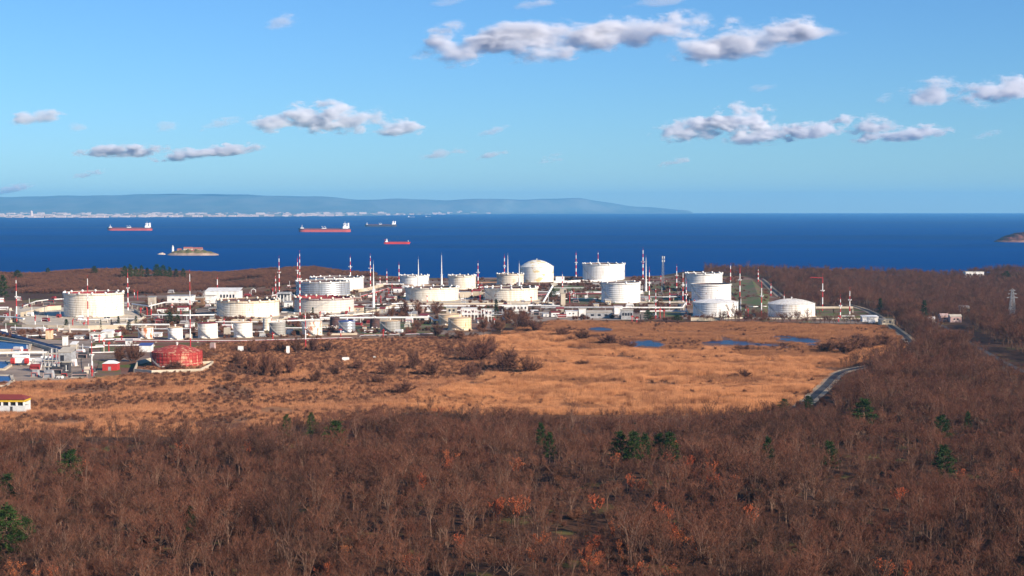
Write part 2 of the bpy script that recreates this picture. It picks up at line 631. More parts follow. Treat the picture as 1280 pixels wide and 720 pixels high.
edge = t.n('MapRange', interpolation_type='SMOOTHSTEP'); t.l(inner, edge.inputs[0])
edge.inputs[1].default_value = 0.0; edge.inputs[2].default_value = 0.22
cl = t.n('MapRange', interpolation_type='SMOOTHSTEP'); t.l(body, cl.inputs[0])
cl.inputs[1].default_value = 0.0; cl.inputs[2].default_value = 0.5
cl.inputs[3].default_value = 0.0; cl.inputs[4].default_value = 0.011
dens = t.math('MULTIPLY', cl.outputs[0], edge.outputs[0])
pv = t.n('VolumePrincipled')
pv.inputs['Color'].default_value = (0.915, 0.915, 0.945, 1)
pv.inputs['Anisotropy'].default_value = 0.0
t.l(dens, pv.inputs['Density'])
t.l(pv.outputs[0], t.out.inputs['Volume'])
M_CLOUD = t.m
# thin variant for the faint small clouds
M_WISP = M_CLOUD.copy(); M_WISP.name = 'cloud_wisp_vapour'
for n in M_WISP.node_tree.nodes:
    if n.type == 'MAP_RANGE' and abs(n.inputs[4].default_value - 0.011) < 1e-6:
        n.inputs[4].default_value = 0.0035
puff_me = {}


def puff_mesh(mat):
    if mat.name not in puff_me:
        m = MB()
        m.lathe([(0.001, -1.0), (0.38, -0.92), (0.71, -0.71), (0.92, -0.38), (1, 0), (0.92, 0.38), (0.71, 0.71), (0.38, 0.92), (0.001, 1.0)], 16)
        puff_me[mat.name] = m.mesh('puff', mat)
    return puff_me[mat.name]


ALT = 1500.0


def cloud(label, puffs, mat=None):
    """puffs: (px, py, half width px, half height px)"""
    mat = mat or M_CLOUD
    px0 = sum(p[0] for p in puffs) / len(puffs); py0 = max(p[1] + p[3] for p in puffs)
    d = ray(px0, py0)
    y = (ALT - CAM_Z) / d.z
    base = at(px0, py0, y)
    c = thing('cloud', label, 'cloud', base)
    for (px, py, hw, hh) in puffs:
        q = at(px, py, y)
        o = bpy.data.objects.new('puff', puff_mesh(mat)); col.objects.link(o); o.parent = c
        k = y / FPX
        o.location = q - base + Vector((0, rnd.uniform(-.15, .15) * hw * k, 0))
        o.scale = (hw * k * 1.3, max(hw * .55, hh * .9) * k, hh * k * 1.15)
        o.rotation_euler = (0, -R(6 if hw > 30 else 12), 0)


cloud('large grey-white cloud bank, the biggest in the upper sky', [(575, 62, 60, 34), (640, 58, 70, 32), (610, 44, 60, 22), (720, 52, 70, 32), (790, 42, 75, 32), (840, 36, 50, 26), (690, 66, 60, 20), (560, 48, 40, 16), (752, 36, 50, 22)])
cloud('grey-white cloud just right of the largest bank, trailing a thin tail', [(905, 62, 60, 32), (945, 46, 70, 30), (975, 42, 50, 20), (880, 74, 36, 20), (1010, 44, 40, 10)])
cloud('lumpy cloud cut off at the right edge of the sky', [(1170, 118, 46, 22), (1235, 120, 46, 24), (1275, 112, 50, 24)])
cloud('long low cloud over the right of the terminal, ragged tail pointing right', [(870, 164, 52, 22), (920, 154, 46, 28), (960, 170, 50, 18), (1010, 166, 50, 14), (1046, 152, 24, 9)])
cloud('small rounded cloud between two long ones on the right', [(1090, 164, 28, 24)])
cloud('small flat cloud beside the rounded one on the right', [(1140, 168, 48, 14)])
cloud('broad white cloud over the tankers at left', [(350, 156, 40, 16), (395, 150, 50, 26), (435, 154, 50, 22)])
cloud('small white cloud just right of the broad one over the tankers', [(505, 162, 38, 17)])
cloud('tiny lone cloud high in the upper left sky', [(353, 28, 22, 14)])
cloud('small cloud near the left edge of the sky', [(40, 148, 36, 12)])
cloud('flat thin cloud low over the far hills, left piece', [(135, 189, 42, 10), (175, 190, 40, 10)])
cloud('flat thin cloud low over the far hills, right piece', [(235, 194, 45, 10), (280, 189, 44, 10)])
cloud('dark ragged cloud scrap at the top edge above the largest bank', [(685, 4, 40, 12)])
cloud('thin cloud scrap at the top edge right of the middle', [(820, 3, 44, 10)], M_WISP)
cloud('thin tail of cloud right of the upper bank', [(1025, 44, 36, 10)], M_WISP)
for label, px, py, hw, hh in (
        ('faint wisp between the two left clouds', 274, 156, 28, 9), ('faint wisp low under the small white cloud', 552, 193, 32, 8),
        ('faint wisp right of the small white cloud', 617, 164, 22, 7), ('faint scrap low in the middle of the sky', 691, 199, 16, 8),
        ('faint wisp near the right edge below the lumpy cloud', 1232, 170, 22, 7), ('faint scrap above the long low cloud', 952, 112, 22, 8),
        ('faint wisp just above the horizon haze in the middle', 845, 203, 24, 6), ('pale wisp low at the left edge', 15, 237, 26, 7),
        ('faint wisp low over the left hills', 110, 218, 24, 5), ('faint scrap between tail and lumpy cloud', 1103, 126, 20, 9),
        ('thin scrap at the top edge left of the middle', 560, 3, 30, 9), ('faint scrap left of the broad white cloud', 205, 160, 18, 9),
        ('tiny faint scrap right of the left edge cloud', 96, 160, 14, 9), ('faint wisp beneath the middle clouds', 612, 195, 26, 5)):
    cloud(label, [(px, py, hw, hh)], M_WISP)

# ---------------------------------------------------------------- vegetation
def rnd_noise_color(name, cols, loc_scale, rough=0.9, leafspread=0.25, transl=0.0):
    """plant colour: differs from plant to plant and drifts slowly over the land"""
    t = NT(name)
    oi = t.n('ObjectInfo')
    mp = t.n('Mapping'); t.l(oi.outputs['Location'], mp.inputs['Vector']); mp.inputs['Scale'].default_value = loc_scale if hasattr(loc_scale, '__len__') else (loc_scale,) * 3
    f = t.ramp(t.noise(mp.outputs[0], 1.0, 5, 0.65), 0.41, 0.59)
    a = t.mix(f, cols[0], cols[1])
    r = t.ramp(oi.outputs['Random'], 0.0, 1.0)
    a = t.mix(t.math('MULTIPLY', r, 0.75), a, cols[2])
    k = t.math('ADD', 1.0 - leafspread, t.math('MULTIPLY', t.noise(t.coords('Object'), 1.7, 3), 2 * leafspread))
    hsv = t.n('HueSaturation'); t.l(a, hsv.inputs['Color']); t.l(k, hsv.inputs['Value'])
    m = t.fin(hsv.outputs[0], rough, 0.15)
    return m


M_BARK = rnd_noise_color('bare_bark', [(0.120, 0.061, 0.042), (0.062, 0.035, 0.027), (0.25, 0.15, 0.105)], 0.03)
M_TWIG = rnd_noise_color('bare_twigs', [(0.128, 0.043, 0.025), (0.048, 0.026, 0.019), (0.200, 0.080, 0.047)], (0.026, 0.03, 0), leafspread=.45)
M_LEAF = rnd_noise_color('withered_leaves', [(0.52, 0.13, 0.05), (0.40, 0.14, 0.055), (0.60, 0.12, 0.05)], 0.03)
M_NEED = rnd_noise_color('pine_needles', [(0.024, 0.050, 0.011), (0.036, 0.062, 0.013), (0.018, 0.040, 0.012)], 0.03)
M_CYP = rnd_noise_color('cypress_foliage', [(0.018, 0.038, 0.014), (0.022, 0.042, 0.012), (0.014, 0.030, 0.012)], 0.03)
M_SHRUB = rnd_noise_color('shrub_twigs', [(0.16, 0.066, 0.044), (0.095, 0.046, 0.035), (0.24, 0.105, 0.058)], 0.04)
M_REED = rnd_noise_color('reed_blades', [(0.58, 0.245, 0.10), (0.23, 0.085, 0.042), (0.70, 0.33, 0.15)], (0.02, 0.075, 0), leafspread=0.45)
M_DRY = rnd_noise_color('dry_grass_blades', [(0.46, 0.19, 0.085), (0.17, 0.065, 0.04), (0.52, 0.25, 0.125)], (0.02, 0.05, 0), leafspread=0.3)
M_SEDGE = rnd_noise_color('sedge_blades', [(0.36, 0.15, 0.065), (0.19, 0.075, 0.042), (0.46, 0.21, 0.095)], (0.03, 0.08, 0), leafspread=0.45)
M_GRASS = rnd_noise_color('green_bush_leaves', [(0.06, 0.11, 0.02), (0.08, 0.12, 0.025), (0.045, 0.085, 0.02)], 0.03)


def sliver(m, p, d, L, w, side=None):
    """a thin tapering twig: one narrow triangle"""
    if side is None:
        side = Vector((rnd.uniform(-1, 1), rnd.uniform(-1, 1), rnd.uniform(-1, 1)))
    s_ = d.cross(side)
    if s_.length < 1e-4: s_ = Vector((1, 0, 0))
    s_.normalize()
    m.add([p - s_ * w / 2, p + s_ * w / 2, p + d * L], [(0, 1, 2)])


def rdir(r_, up):
    a = r_.uniform(0, 2 * math.pi)
    return Vector((math.cos(a), math.sin(a), up)).normalized()


def bare_tree(seed, H=8.5, spread=1.0, nl=6, n2=6, ntw=12, wtw=0.056, leaves=0):
    r_ = random.Random(seed)
    tr = MB(); cr_ = MB()
    lean = Vector((r_.uniform(-.06, .06), r_.uniform(-.06, .06), 1))
    ht = H * r_.uniform(.30, .42)
    fork = lean * ht
    tr.tube([(0, 0, -0.4), lean * ht * .5, fork], [0.19, 0.15, 0.12], 5)
    a0 = r_.uniform(0, 6.28)
    leafm = MB()
    for i in range(nl):
        a = a0 + 2 * math.pi * i / nl + r_.uniform(-.35, .35)
        inc = r_.uniform(.30, .85) * spread if i else 0.08
        st = lean * ht * r_.uniform(.55, 1.0)
        d0 = Vector((math.cos(a) * math.sin(inc), math.sin(a) * math.sin(inc), math.cos(inc)))
        L = (H - st.z) * r_.uniform(.72, .98)
        pts = [st]
        d = d0.copy()
        for k in range(3):
            d = (d + Vector((r_.uniform(-.16, .16), r_.uniform(-.16, .16), .10))).normalized()
            pts.append(pts[-1] + d * L / 3)
        tr.tube(pts, [0.09, 0.065, 0.042, 0.018], 4)
        for j in range(n2):
            tt = r_.uniform(.28, 1.0) * 2.999
            k = int(tt); fr = tt - k
            p = pts[k].lerp(pts[k + 1], fr)
            dl = (pts[k + 1] - pts[k]).normalized()
            d2 = (dl * .8 + rdir(r_, r_.uniform(-.1, .6)) * .75).normalized()
            L2 = r_.uniform(1.1, 2.3) * (H / 8.5)
            q1 = p + d2 * L2 * .5
            d3 = (d2 + Vector((r_.uniform(-.25, .25), r_.uniform(-.25, .25), .22))).normalized()
            q2 = q1 + d3 * L2 * .5
            tr.tube([p, q1, q2], [0.030, 0.021, 0.010], 3, False)
            for _ in range(ntw):
                u = r_.uniform(.1, 1.0)
                b_ = p.lerp(q1, u * 2) if u < .5 else q1.lerp(q2, u * 2 - 1)
                dd = (d3 * .6 + rdir(r_, r_.uniform(-.2, .9)) * .8).normalized()
                Lt = r_.uniform(.5, 1.25) * (H / 8.5)
                sliver(cr_, b_, dd, Lt, wtw)
                for _k in range(2):
                    bb = b_ + dd * Lt * r_.uniform(.25, .8)
                    de = (dd * .6 + rdir(r_, r_.uniform(-.1, .8)) * .7).normalized()
                    sliver(cr_, bb, de, Lt * r_.uniform(.4, .75), wtw * .8)
                if leaves and r_.random() < leaves:
                    for _k in range(3):
                        c_ = b_ + dd * Lt * r_.uniform(.1, 1.0)
                        s1 = rdir(r_, r_.uniform(-.6, .6)); s2 = s1.cross(rdir(r_, .5)).normalized()
                        z_ = r_.uniform(.09, .17)
                        leafm.add([c_ - s1 * z_, c_ + s2 * z_ * .7, c_ + s1 * z_, c_ - s2 * z_ * .7], [(0, 1, 2, 3)])
    return tr, cr_, leafm


def pine(seed, H=10.0, W=4.0, rounded=0.5, n=34, clump=60, z0=.18):
    """an evergreen: trunk, whorls of drooping branches set with needle sprays"""
    r_ = random.Random(seed)
    tr = MB(); cr_ = MB()
    tr.tube([(0, 0, -.4), (r_.uniform(-.1, .1), 0, H * .5), (0, r_.uniform(-.1, .1), H * .97)], [.2, .13, .03], 5)
    for i in range(n):
        f = (i + r_.random()) / n
        z = H * (z0 + (1 - z0) * f)
        rad = W * ((1 - f) ** .65 if rounded < .3 else math.sqrt(max(0.0, 1 - abs(2 * f - .75) ** 2.2 / 1.7)) * (1 - f * .55)) * r_.uniform(.65, 1.1)
        a = i * 2.4 + r_.uniform(-.4, .4)
        d = Vector((math.cos(a), math.sin(a), r_.uniform(-.15, .35)))
        e = Vector((0, 0, z)) + d * rad
        tr.tube([(0, 0, z - .2), e], [.05, .015], 3, False)
        for k in range(clump):
            u = r_.uniform(.25, 1.05)
            c_ = Vector((0, 0, z)) + d * rad * u + Vector((r_.gauss(0, .32), r_.gauss(0, .32), r_.gauss(0, .26))) * (.6 + .2 * W / 2)
            s1 = (d + rdir(r_, r_.uniform(-.5, .9)) * .9).normalized()
            s2 = s1.cross(rdir(r_, .7)).normalized()
            L = r_.uniform(.3, .62)
            cr_.add([c_ - s2 * .17, c_ + s1 * L * .5, c_ + s2 * .17, c_ + s1 * L * 1.3 - s2 * .05], [(0, 1, 2), (1, 3, 2)])
    return tr, cr_


def bush(seed, H=3.0, n=80, w=.055):
    r_ = random.Random(seed)
    st = MB(); tw = MB()
    for i in range(14):
        a = r_.uniform(0, 6.28); inc = r_.uniform(.05, 1.1)
        d = Vector((math.cos(a) * math.sin(inc), math.sin(a) * math.sin(inc), math.cos(inc)))
        L = H * r_.uniform(.62, .95)
        b_ = Vector((r_.uniform(-.4, .4), r_.uniform(-.4, .4), -.1))
        st.tube([b_, b_ + d * L * .6, b_ + (d + Vector((0, 0, .2))) * L], [.05, .03, .012], 3, False)
        for k in range(n):
            u = r_.uniform(.2, 1.0)
            p = b_ + d * L * u
            dd = (d * .5 + rdir(r_, r_.uniform(-.2, 1.0)) * .9).normalized()
            Lt = r_.uniform(.4, 1.0) * H / 3
            sliver(tw, p, dd, Lt, w)
            sliver(tw, p + dd * Lt * .5, (dd + rdir(r_, .3) * .7).normalized(), Lt * .6, w * .8)
    return st, tw


def tuft(seed, size=4.0, H=2.4, n=170, w=.07):
    """a stand of reeds or tall grass"""
    r_ = random.Random(seed)
    m = MB()
    for i in range(n):
        x = r_.gauss(0, size * .32); y = r_.gauss(0, size * .32)
        d = Vector((r_.gauss(.12, .16), r_.gauss(0, .16), 1)).normalized()
        L = H * r_.uniform(.55, 1.08)
        a = r_.uniform(0, 3.14)
        s_ = Vector((math.cos(a), math.sin(a), 0)) * w / 2
        b_ = Vector((x, y, -.1)); e = b_ + d * L
        m.add([b_ - s_, b_ + s_, e + s_ * .3, e - s_ * .3], [(0, 1, 2, 3)])
        # feathery head
        h_ = Vector((r_.uniform(.1, .4), r_.uniform(-.15, .15), r_.uniform(-.05, .2)))
        m.add([e - s_ * .8, e + s_ * .8, e + h_ * 1.1], [(0, 1, 2)])
    return m


class Proto:
    """meshes of one kind of plant: parts = [(part name, mesh)]"""
    def __init__(s, name, parts):
        s.name = name; s.parts = parts; s.first = None

    def put(s, p, rz, sc, label, cat, group):
        o = thing(s.name, label, cat, p, rz, group)
        o.scale = sc if hasattr(sc, '__len__') else (sc, sc, sc)
        ch = []
        for nm, me_ in s.parts:
            c_ = bpy.data.objects.new(nm, me_); col.objects.link(c_); c_.parent = o
            ch.append(c_)
        if s.first is None: s.first = ch
        return o


BARE = []
for i in range(9):
    H_, sp_, nl_, n2_ = [(8.4, 1.0, 6, 6), (9.4, .75, 5, 6), (7.6, 1.25, 7, 6), (8.8, 1.1, 6, 7), (10.2, .6, 5, 6), (6.6, 1.3, 8, 5), (8.0, .9, 7, 6), (9.0, 1.2, 6, 6), (7.2, .8, 5, 7)][i]
    a, b_, _l = bare_tree(100 + i, H=H_, spread=sp_, nl=nl_, n2=n2_, ntw=[11, 8, 12, 11, 7, 12, 10, 11, 9][i])
    BARE.append(Proto('bare_tree', [('trunk', a.mesh('trunk', M_BARK)), ('crown', b_.mesh('crown', M_TWIG))]))
RUSSET = []
for i in range(2):
    a, b_, l_ = bare_tree(200 + i, H=7.0, nl=6, n2=6, ntw=9, leaves=.85)
    RUSSET.append(Proto('russet_tree', [('trunk', a.mesh('trunk', M_BARK)), ('crown', b_.mesh('crown', M_TWIG)), ('leaves', l_.mesh('leaves', M_LEAF))]))
SHRUB = []
for i in range(4):
    a, b_ = bush(300 + i)
    SHRUB.append(Proto('bare_shrub', [('stem', a.mesh('stem', M_BARK)), ('crown', b_.mesh('crown', M_SHRUB))]))
PINES = []
for i in range(3):
    a, b_ = pine(400 + i, H=10, W=3.9, rounded=.6)
    PINES.append(Proto('pine_tree', [('trunk', a.mesh('trunk', M_BARK)), ('crown', b_.mesh('crown', M_NEED))]))
CYPR = []
for i in range(2):
    a, b_ = pine(450 + i, H=10, W=2.0, rounded=.1, n=34, clump=36, z0=.05)
    CYPR.append(Proto('cypress_tree', [('trunk', a.mesh('trunk', M_BARK)), ('crown', b_.mesh('crown', M_CYP))]))

# ---- where everything grows
g_ = np.random.default_rng(4)


def jgrid(x0, x1, y0, y1, st, jit=.85):
    X, Y = np.meshgrid(np.arange(x0, x1, st), np.arange(y0, y1, st))
    X = X + g_.uniform(-.5, .5, X.shape) * st * jit; Y = Y + g_.uniform(-.5, .5, Y.shape) * st * jit
    X = X.ravel(); Y = Y.ravel()
    return X, Y


def smooth_noise(x, y, s, seed):
    r_ = np.random.default_rng(seed)
    v = 0
    for k in range(7):
        a = r_.uniform(0, 6.28); f = s * r_.uniform(.5, 2.2); ph = r_.uniform(0, 6.28)
        v = v + np.sin((x * math.cos(a) + y * math.sin(a)) * f + ph)
    return v / 2.6


def classes(x, y):
    z = hmap(x, y)
    px, py = to_px(x, y, z)
    return z, px, py, inpoly(px, py, TERMINAL), inpoly(px, py, MARSH), inpoly(px, py, SCRUB)


def margin(x, y):
    return np.abs(x) < y * .34 + 60


EVERGREEN = [  # px, py of base, width px, height px, kind
    (88, 602, 31, 38, 0), (10, 622, 26, 28, 0), (8, 690, 40, 56, 0), (32, 672, 26, 24, 0), (418, 546, 26, 19, 0), (389, 530, 13, 13, 0), (358, 533, 13, 14, 0),
    (676, 543, 12, 13, 0), (687, 556, 14, 14, 0), (775, 560, 22, 19, 0), (793, 562, 22, 21, 0), (806, 561, 18, 18, 0), (824, 560, 20, 17, 0), (838, 562, 20, 20, 0),
    (1080, 522, 30, 22, 0), (960, 572, 15, 24, 0), (1037, 568, 20, 15, 0), (1180, 578, 26, 20, 0), (1177, 533, 22, 13, 0), (980, 508, 14, 9, 0), (1210, 523, 9, 8, 0), (238, 656, 14, 22, 0),
    (1010, 505, 14, 10, 0)]


def stand(px, top, vis, hidden):
    """ground point of a tree whose visible upper part spans vis pixels below row top; hidden metres stand in the woods"""
    d = ray(px, top)
    best = None
    for y in np.arange(300.0, 1300.0, 2.0):
        H_ = CAM_Z + d.z * y - hz(d.x * y, y)
        need = vis * y / FPX + hidden
        if best is None or abs(H_ - need) < best[0]: best = (abs(H_ - need), y, H_)
    y = best[1]
    return Vector((d.x * y, y, hz(d.x * y, y))), best[2]


EV = []
for (px, py, w, h, k) in EVERGREEN:
    p, H_ = stand(px, py - h, h, 7.0 if 510 < py < 600 else 4.5)
    EV.append((p, w * p.y / FPX * 1.5, H_, px, py))
ORANGE = [(648, 655, 26, 32), (622, 650, 18, 28), (528, 615, 14, 22), (560, 590, 20, 18), (888, 600, 26, 22), (1105, 722, 30, 24), (1132, 722, 26, 22), (15, 728, 34, 26), (62, 728, 30, 22),
          (800, 725, 26, 24), (776, 700, 20, 24), (848, 690, 24, 26), (838, 672, 20, 20), (745, 640, 22, 22), (940, 655, 24, 22), (868, 700, 20, 30), (738, 715, 24, 20), (430, 700, 20, 18), (838, 580, 18, 14), (310, 565, 14, 12), (550, 520, 14, 12), (1200, 600, 16, 14), (955, 562, 14, 12), (1270, 600, 16, 14)]
_o = random.Random(61)
for _ in range(34):
    ORANGE.append((_o.choice([_o.gauss(850, 90), _o.gauss(640, 120), _o.uniform(20, 1270)]), _o.choice([_o.uniform(570, 640), _o.uniform(640, 725)]), _o.uniform(14, 26), _o.uniform(14, 24)))
OR = []
for (px, py, w, h) in ORANGE:
    p, H_ = stand(px, py - h, h, 3.0)
    OR.append((p, w * p.y / FPX * 1.1, H_, px, py))


def clear_of(x, y, pts, rad):
    ok = np.ones(x.shape, bool)
    for p in pts:
        # stay off the plant itself and off the line of sight just in front of it
        dx = x - p[0].x; dy = y - p[0].y
        ok &= ~((np.abs(dx) < rad * .6 + p[1] * .3) & (dy > -rad * (13 if p[4] < 600 else 6)) & (dy < rad))
    return ok


# front woods, the woods on the right and beyond the terminal
x1, y1 = jgrid(-360, 360, 285, 900, 5.8)
x2, y2 = jgrid(-20, 960, 900, 2440, 6.0)
X = np.concatenate([x1, x2]); Y = np.concatenate([y1, y2])
z, px, py, T_, M_, S_ = classes(X, Y)
keep = margin(X, Y) & ~T_ & ~M_ & ~S_ & (z > 2.0)
keep &= ~((px < 880) & (Y > 900))
keep &= dist_line(X + 2.0, Y, road_a) > 6.0
keep &= ~((Y < 1010) & (dist_line(X, Y + 14, road_a) < 15))
keep &= dist_line(X - 2, Y, road_b) > 19.0
keep &= clear_of(X, Y, EV, 2.6) & clear_of(X, Y, OR, 2.0)
for (a_, b_, bs_, dp_) in ((1170, 1216, 403, 70), (1158, 1172, 404, 40), (1092, 1104, 393, 40), (1074, 1120, 406, 60), (1200, 1238, 347, 60), (1258, 1272, 398, 40), (1146, 1162, 403, 30), (1240, 1272, 350, 30)):
    yb_ = gnd((a_ + b_) / 2, bs_).y
    keep &= ~((px > a_) & (px < b_) & (Y > yb_ - dp_) & (Y < yb_ + 22))
gap = smooth_noise(X, Y, .085, 3) + .5 * g_.normal(size=X.shape)
keep &= ~(gap > np.where(Y < 800, 1.05, 1.15))
X, Y, z, px, py = X[keep], Y[keep], z[keep], px[keep], py[keep]
sc = (.60 + .95 * g_.beta(1.7, 2.2, X.shape)) * (1 + .18 * smooth_noise(X, Y, .05, 8))
# lower growth at the edge of the marsh
edge_y = np.interp(px, [0, 260, 420, 530, 860, 990, 1050], [552, 547, 530, 520, 526, 514, 474])
near_edge = (py < edge_y + 22) & (px < 1000) & (Y < 1000)
sc = np.where(near_edge, sc * .62, sc)
sc = np.where(Y > 1500, sc * .85, sc)
# tall edge trees right of the road and of the track
for rd in (road_a, road_b):
    dl = dist_line(X - 26, Y, rd)
    sc = np.where(dl < 14, sc * 1.35, sc)
yaw = g_.uniform(0, 6.28, X.shape)
var = g_.integers(0, len(BARE), X.shape)
order = np.argsort(Y)
inview = (px > -10) & (px < 1290) & (to_px(X, Y, z + 8 * sc)[1] < 712)
vis = [i for i in order if inview[i]][:285]
front = set(vis)
for n_, i in enumerate(vis):
    q = (px[i] - 640)
    BARE[var[i]].put((X[i], Y[i], z[i]), yaw[i], float(sc[i]), 'leafless brown tree at the near edge of the woods, one of the closest row', 'tree', 'bare trees nearest the camera')
rest = np.array([i for i in range(len(X)) if i not in front])


def scatter(name, label, P, S, Rz, Vi, protos):
    """one mass of plants: points carrying size, turn and kind, filled by geometry nodes with the plants that stand in the scene"""
    me_ = bpy.data.meshes.new(name)
    n = len(P)
    me_.vertices.add(n); me_.vertices.foreach_set('co', np.asarray(P, np.float32).ravel())
    a = me_.attributes.new('size', 'FLOAT_VECTOR', 'POINT'); a.data.foreach_set('vector', np.asarray(S, np.float32).ravel())
    a = me_.attributes.new('turn', 'FLOAT_VECTOR', 'POINT')
    rot = np.zeros((n, 3), np.float32); rot[:, 2] = Rz
    a.data.foreach_set('vector', rot.ravel())
    a = me_.attributes.new('pick', 'INT', 'POINT'); a.data.foreach_set('value', np.asarray(Vi, np.int32))
    o = bpy.data.objects.new(name, me_); col.objects.link(o)
    ng = bpy.data.node_groups.new(name, 'GeometryNodeTree')
    ng.interface.new_socket('Geometry', in_out='INPUT', socket_type='NodeSocketGeometry')
    ng.interface.new_socket('Geometry', in_out='OUTPUT', socket_type='NodeSocketGeometry')
    N = ng.nodes; L = ng.links
    gi = N.new('NodeGroupInput'); go = N.new('NodeGroupOutput')
    iop = N.new('GeometryNodeInstanceOnPoints')
    jn = N.new('GeometryNodeJoinGeometry')
    for pr in protos:
        g2i = N.new('GeometryNodeGeometryToInstance')
        for ob in pr:
            oi = N.new('GeometryNodeObjectInfo'); oi.transform_space = 'ORIGINAL'
            oi.inputs['Object'].default_value = ob
            oi.inputs['As Instance'].default_value = False
            if len(pr) == 1: L.new(oi.outputs['Geometry'], g2i.inputs[0])
            else:
                if ob is pr[0]: j2 = N.new('GeometryNodeJoinGeometry'); L.new(j2.outputs[0], g2i.inputs[0])
                L.new(oi.outputs['Geometry'], j2.inputs[0])
        L.new(g2i.outputs[0], jn.inputs[0])
    L.new(gi.outputs[0], iop.inputs['Points'])
    L.new(jn.outputs[0], iop.inputs['Instance'])
    iop.inputs['Pick Instance'].default_value = True

    def attr(nm, ty, sock):
        x = N.new('GeometryNodeInputNamedAttribute'); x.data_type = ty; x.inputs['Name'].default_value = nm
        L.new(x.outputs[0], iop.inputs[sock])
    attr('size', 'FLOAT_VECTOR', 'Scale'); attr('pick', 'INT', 'Instance Index')
    x = N.new('GeometryNodeInputNamedAttribute'); x.data_type = 'FLOAT_VECTOR'; x.inputs['Name'].default_value = 'turn'
    e2r = N.new('FunctionNodeEulerToRotation'); L.new(x.outputs[0], e2r.inputs[0]); L.new(e2r.outputs[0], iop.inputs['Rotation'])
    L.new(iop.outputs[0], go.inputs[0])
    md = o.modifiers.new('plants', 'NODES'); md.node_group = ng
    return tag(o, label, kind='stuff')


def s3(s_):
    return np.stack([s_, s_, s_], 1)


# individual evergreens and russet trees
names_ev = ['bushy dark green pine, the largest at the left of the woods', 'green pine at the left edge, upper of two', 'tall green pine at the left edge near the bottom corner',
            'small green pine beside the tall one at the left edge', 'wide low green pine left of the marsh, just below its edge', 'small green pine, middle of three near the scrub edge', 'small green pine, leftmost of three near the scrub edge',
            'small green pine below the marsh, upper of a close pair', 'small green pine below the marsh, lower of a close pair', 'green pine at the left end of the row of five below the marsh',
            'second green pine from the left in the row of five', 'middle green pine in the row of five below the marsh', 'second green pine from the right in the row of five', 'green pine at the right end of the row of five',
            'wide green pine right of the road at the marsh corner', 'narrow green pine standing between russet tree and marsh corner', 'low green pine right of the narrow one', 'lone dark green pine in the right hand woods',
            'low green pine far in the right hand woods', 'small green bush at the marsh corner', 'tiny green pine right of the low far one', 'olive green young tree among the bare trunks at lower left', 'small green bush beside the road end']
for i, (p, w, h, px_, py_) in enumerate(EV):
    PINES[i % 3].put(p, rnd.uniform(0, 6.28), (w / 7.4, w / 7.4, h / 10), names_ev[i], 'pine', 'evergreens in the woods')
OR.sort(key=lambda q: q[3])
nth_ = {}
for i, (p, w, h, px_, py_) in enumerate(OR):
    side = ['left', 'middle', 'right'][min(2, max(0, int(px_ / 427)))]
    dep = 'near the bottom' if py_ > 690 else ('half way up the woods' if py_ > 600 else 'far back in the woods')
    nth_[(side, dep)] = nth_.get((side, dep), 0) + 1
    RUSSET[i % 2].put(p, rnd.uniform(0, 6.28), (w / 6.0, w / 6.0, h / 7.0), '%s orange-leaved tree from the left in the %s third, %s' % (ORD[nth_[(side, dep)] - 1], side, dep), 'tree', 'trees that kept orange leaves')

# shrubs that can be told apart in marsh and scrub
SHR = [(490, 470, 30, 22), (515, 462, 26, 26), (540, 470, 30, 20), (470, 480, 26, 14), (505, 492, 40, 18), (600, 452, 46, 34), (635, 462, 50, 30), (660, 466, 40, 24), (590, 470, 30, 18), (612, 440, 30, 24), (330, 470, 26, 34),
       (345, 472, 20, 30), (362, 468, 24, 26), (315, 462, 20, 22), (395, 478, 26, 18), (165, 452, 34, 26), (148, 452, 26, 22), (202, 484, 12, 14), (222, 462, 40, 12), (290, 478, 26, 14), (420, 470, 26, 14), (450, 462, 30, 14), (300, 455, 24, 16),
       (700, 420, 30, 12), (730, 425, 34, 14), (760, 430, 34, 13), (785, 436, 30, 12), (715, 428, 24, 10), (670, 415, 30, 16), (650, 412, 34, 20), (625, 414, 30, 16), (605, 412, 22, 18), (575, 424, 30, 14), (545, 420, 24, 16),
       (930, 472, 24, 12), (925, 440, 40, 10), (1055, 442, 44, 22), (1082, 438, 40, 20), (1030, 440, 34, 14), (1105, 434, 34, 22), (1070, 428, 36, 12), (700, 458, 30, 8), (730, 456, 24, 7), (1040, 436, 30, 12),
       (300, 392, 14, 12), (505, 392, 18, 18), (522, 394, 22, 20), (545, 393, 26, 18), (490, 396, 16, 14), (470, 398, 14, 10), (638, 402, 26, 18), (655, 405, 24, 22), (330, 442, 26, 20), (352, 440, 26, 18), (372, 442, 22, 22), (390, 440, 24, 20), (410, 440, 22, 16), (312, 440, 20, 18)]
SHR.sort()
seen_ = {}
for i, (a, b, w, h) in enumerate(SHR):
    p = gnd(a, b)
    W = w * p.y / FPX; H = h * p.y / FPX
    if b < 400: where = 'among the terminal pipes'
    elif a > 690: where = 'in the reeds of the marsh'
    elif b < 445: where = 'before the row of small tanks'
    else: where = 'in the dry scrub left of the marsh'
    SHRUB[i % 4].put(p, rnd.uniform(0, 6.28), (W / 4.6, W / 4.6, H / 2.9), 'dark leafless shrub ' + where + ', ' + ORD[seen_.get(where, 0)] + ' from the left', 'shrub', 'shrubs ' + where)
    seen_[where] = seen_.get(where, 0) + 1

sz3 = s3(sc); sz3[:, 2] *= g_.uniform(.8, 1.2, len(sc)); sz3[:, 0] *= g_.uniform(.88, 1.15, len(sc))
scatter('forest', 'brown leafless woods filling the foreground and right side', np.stack([X, Y, z], 1)[rest], sz3[rest], yaw[rest], var[rest], [p.first for p in BARE])

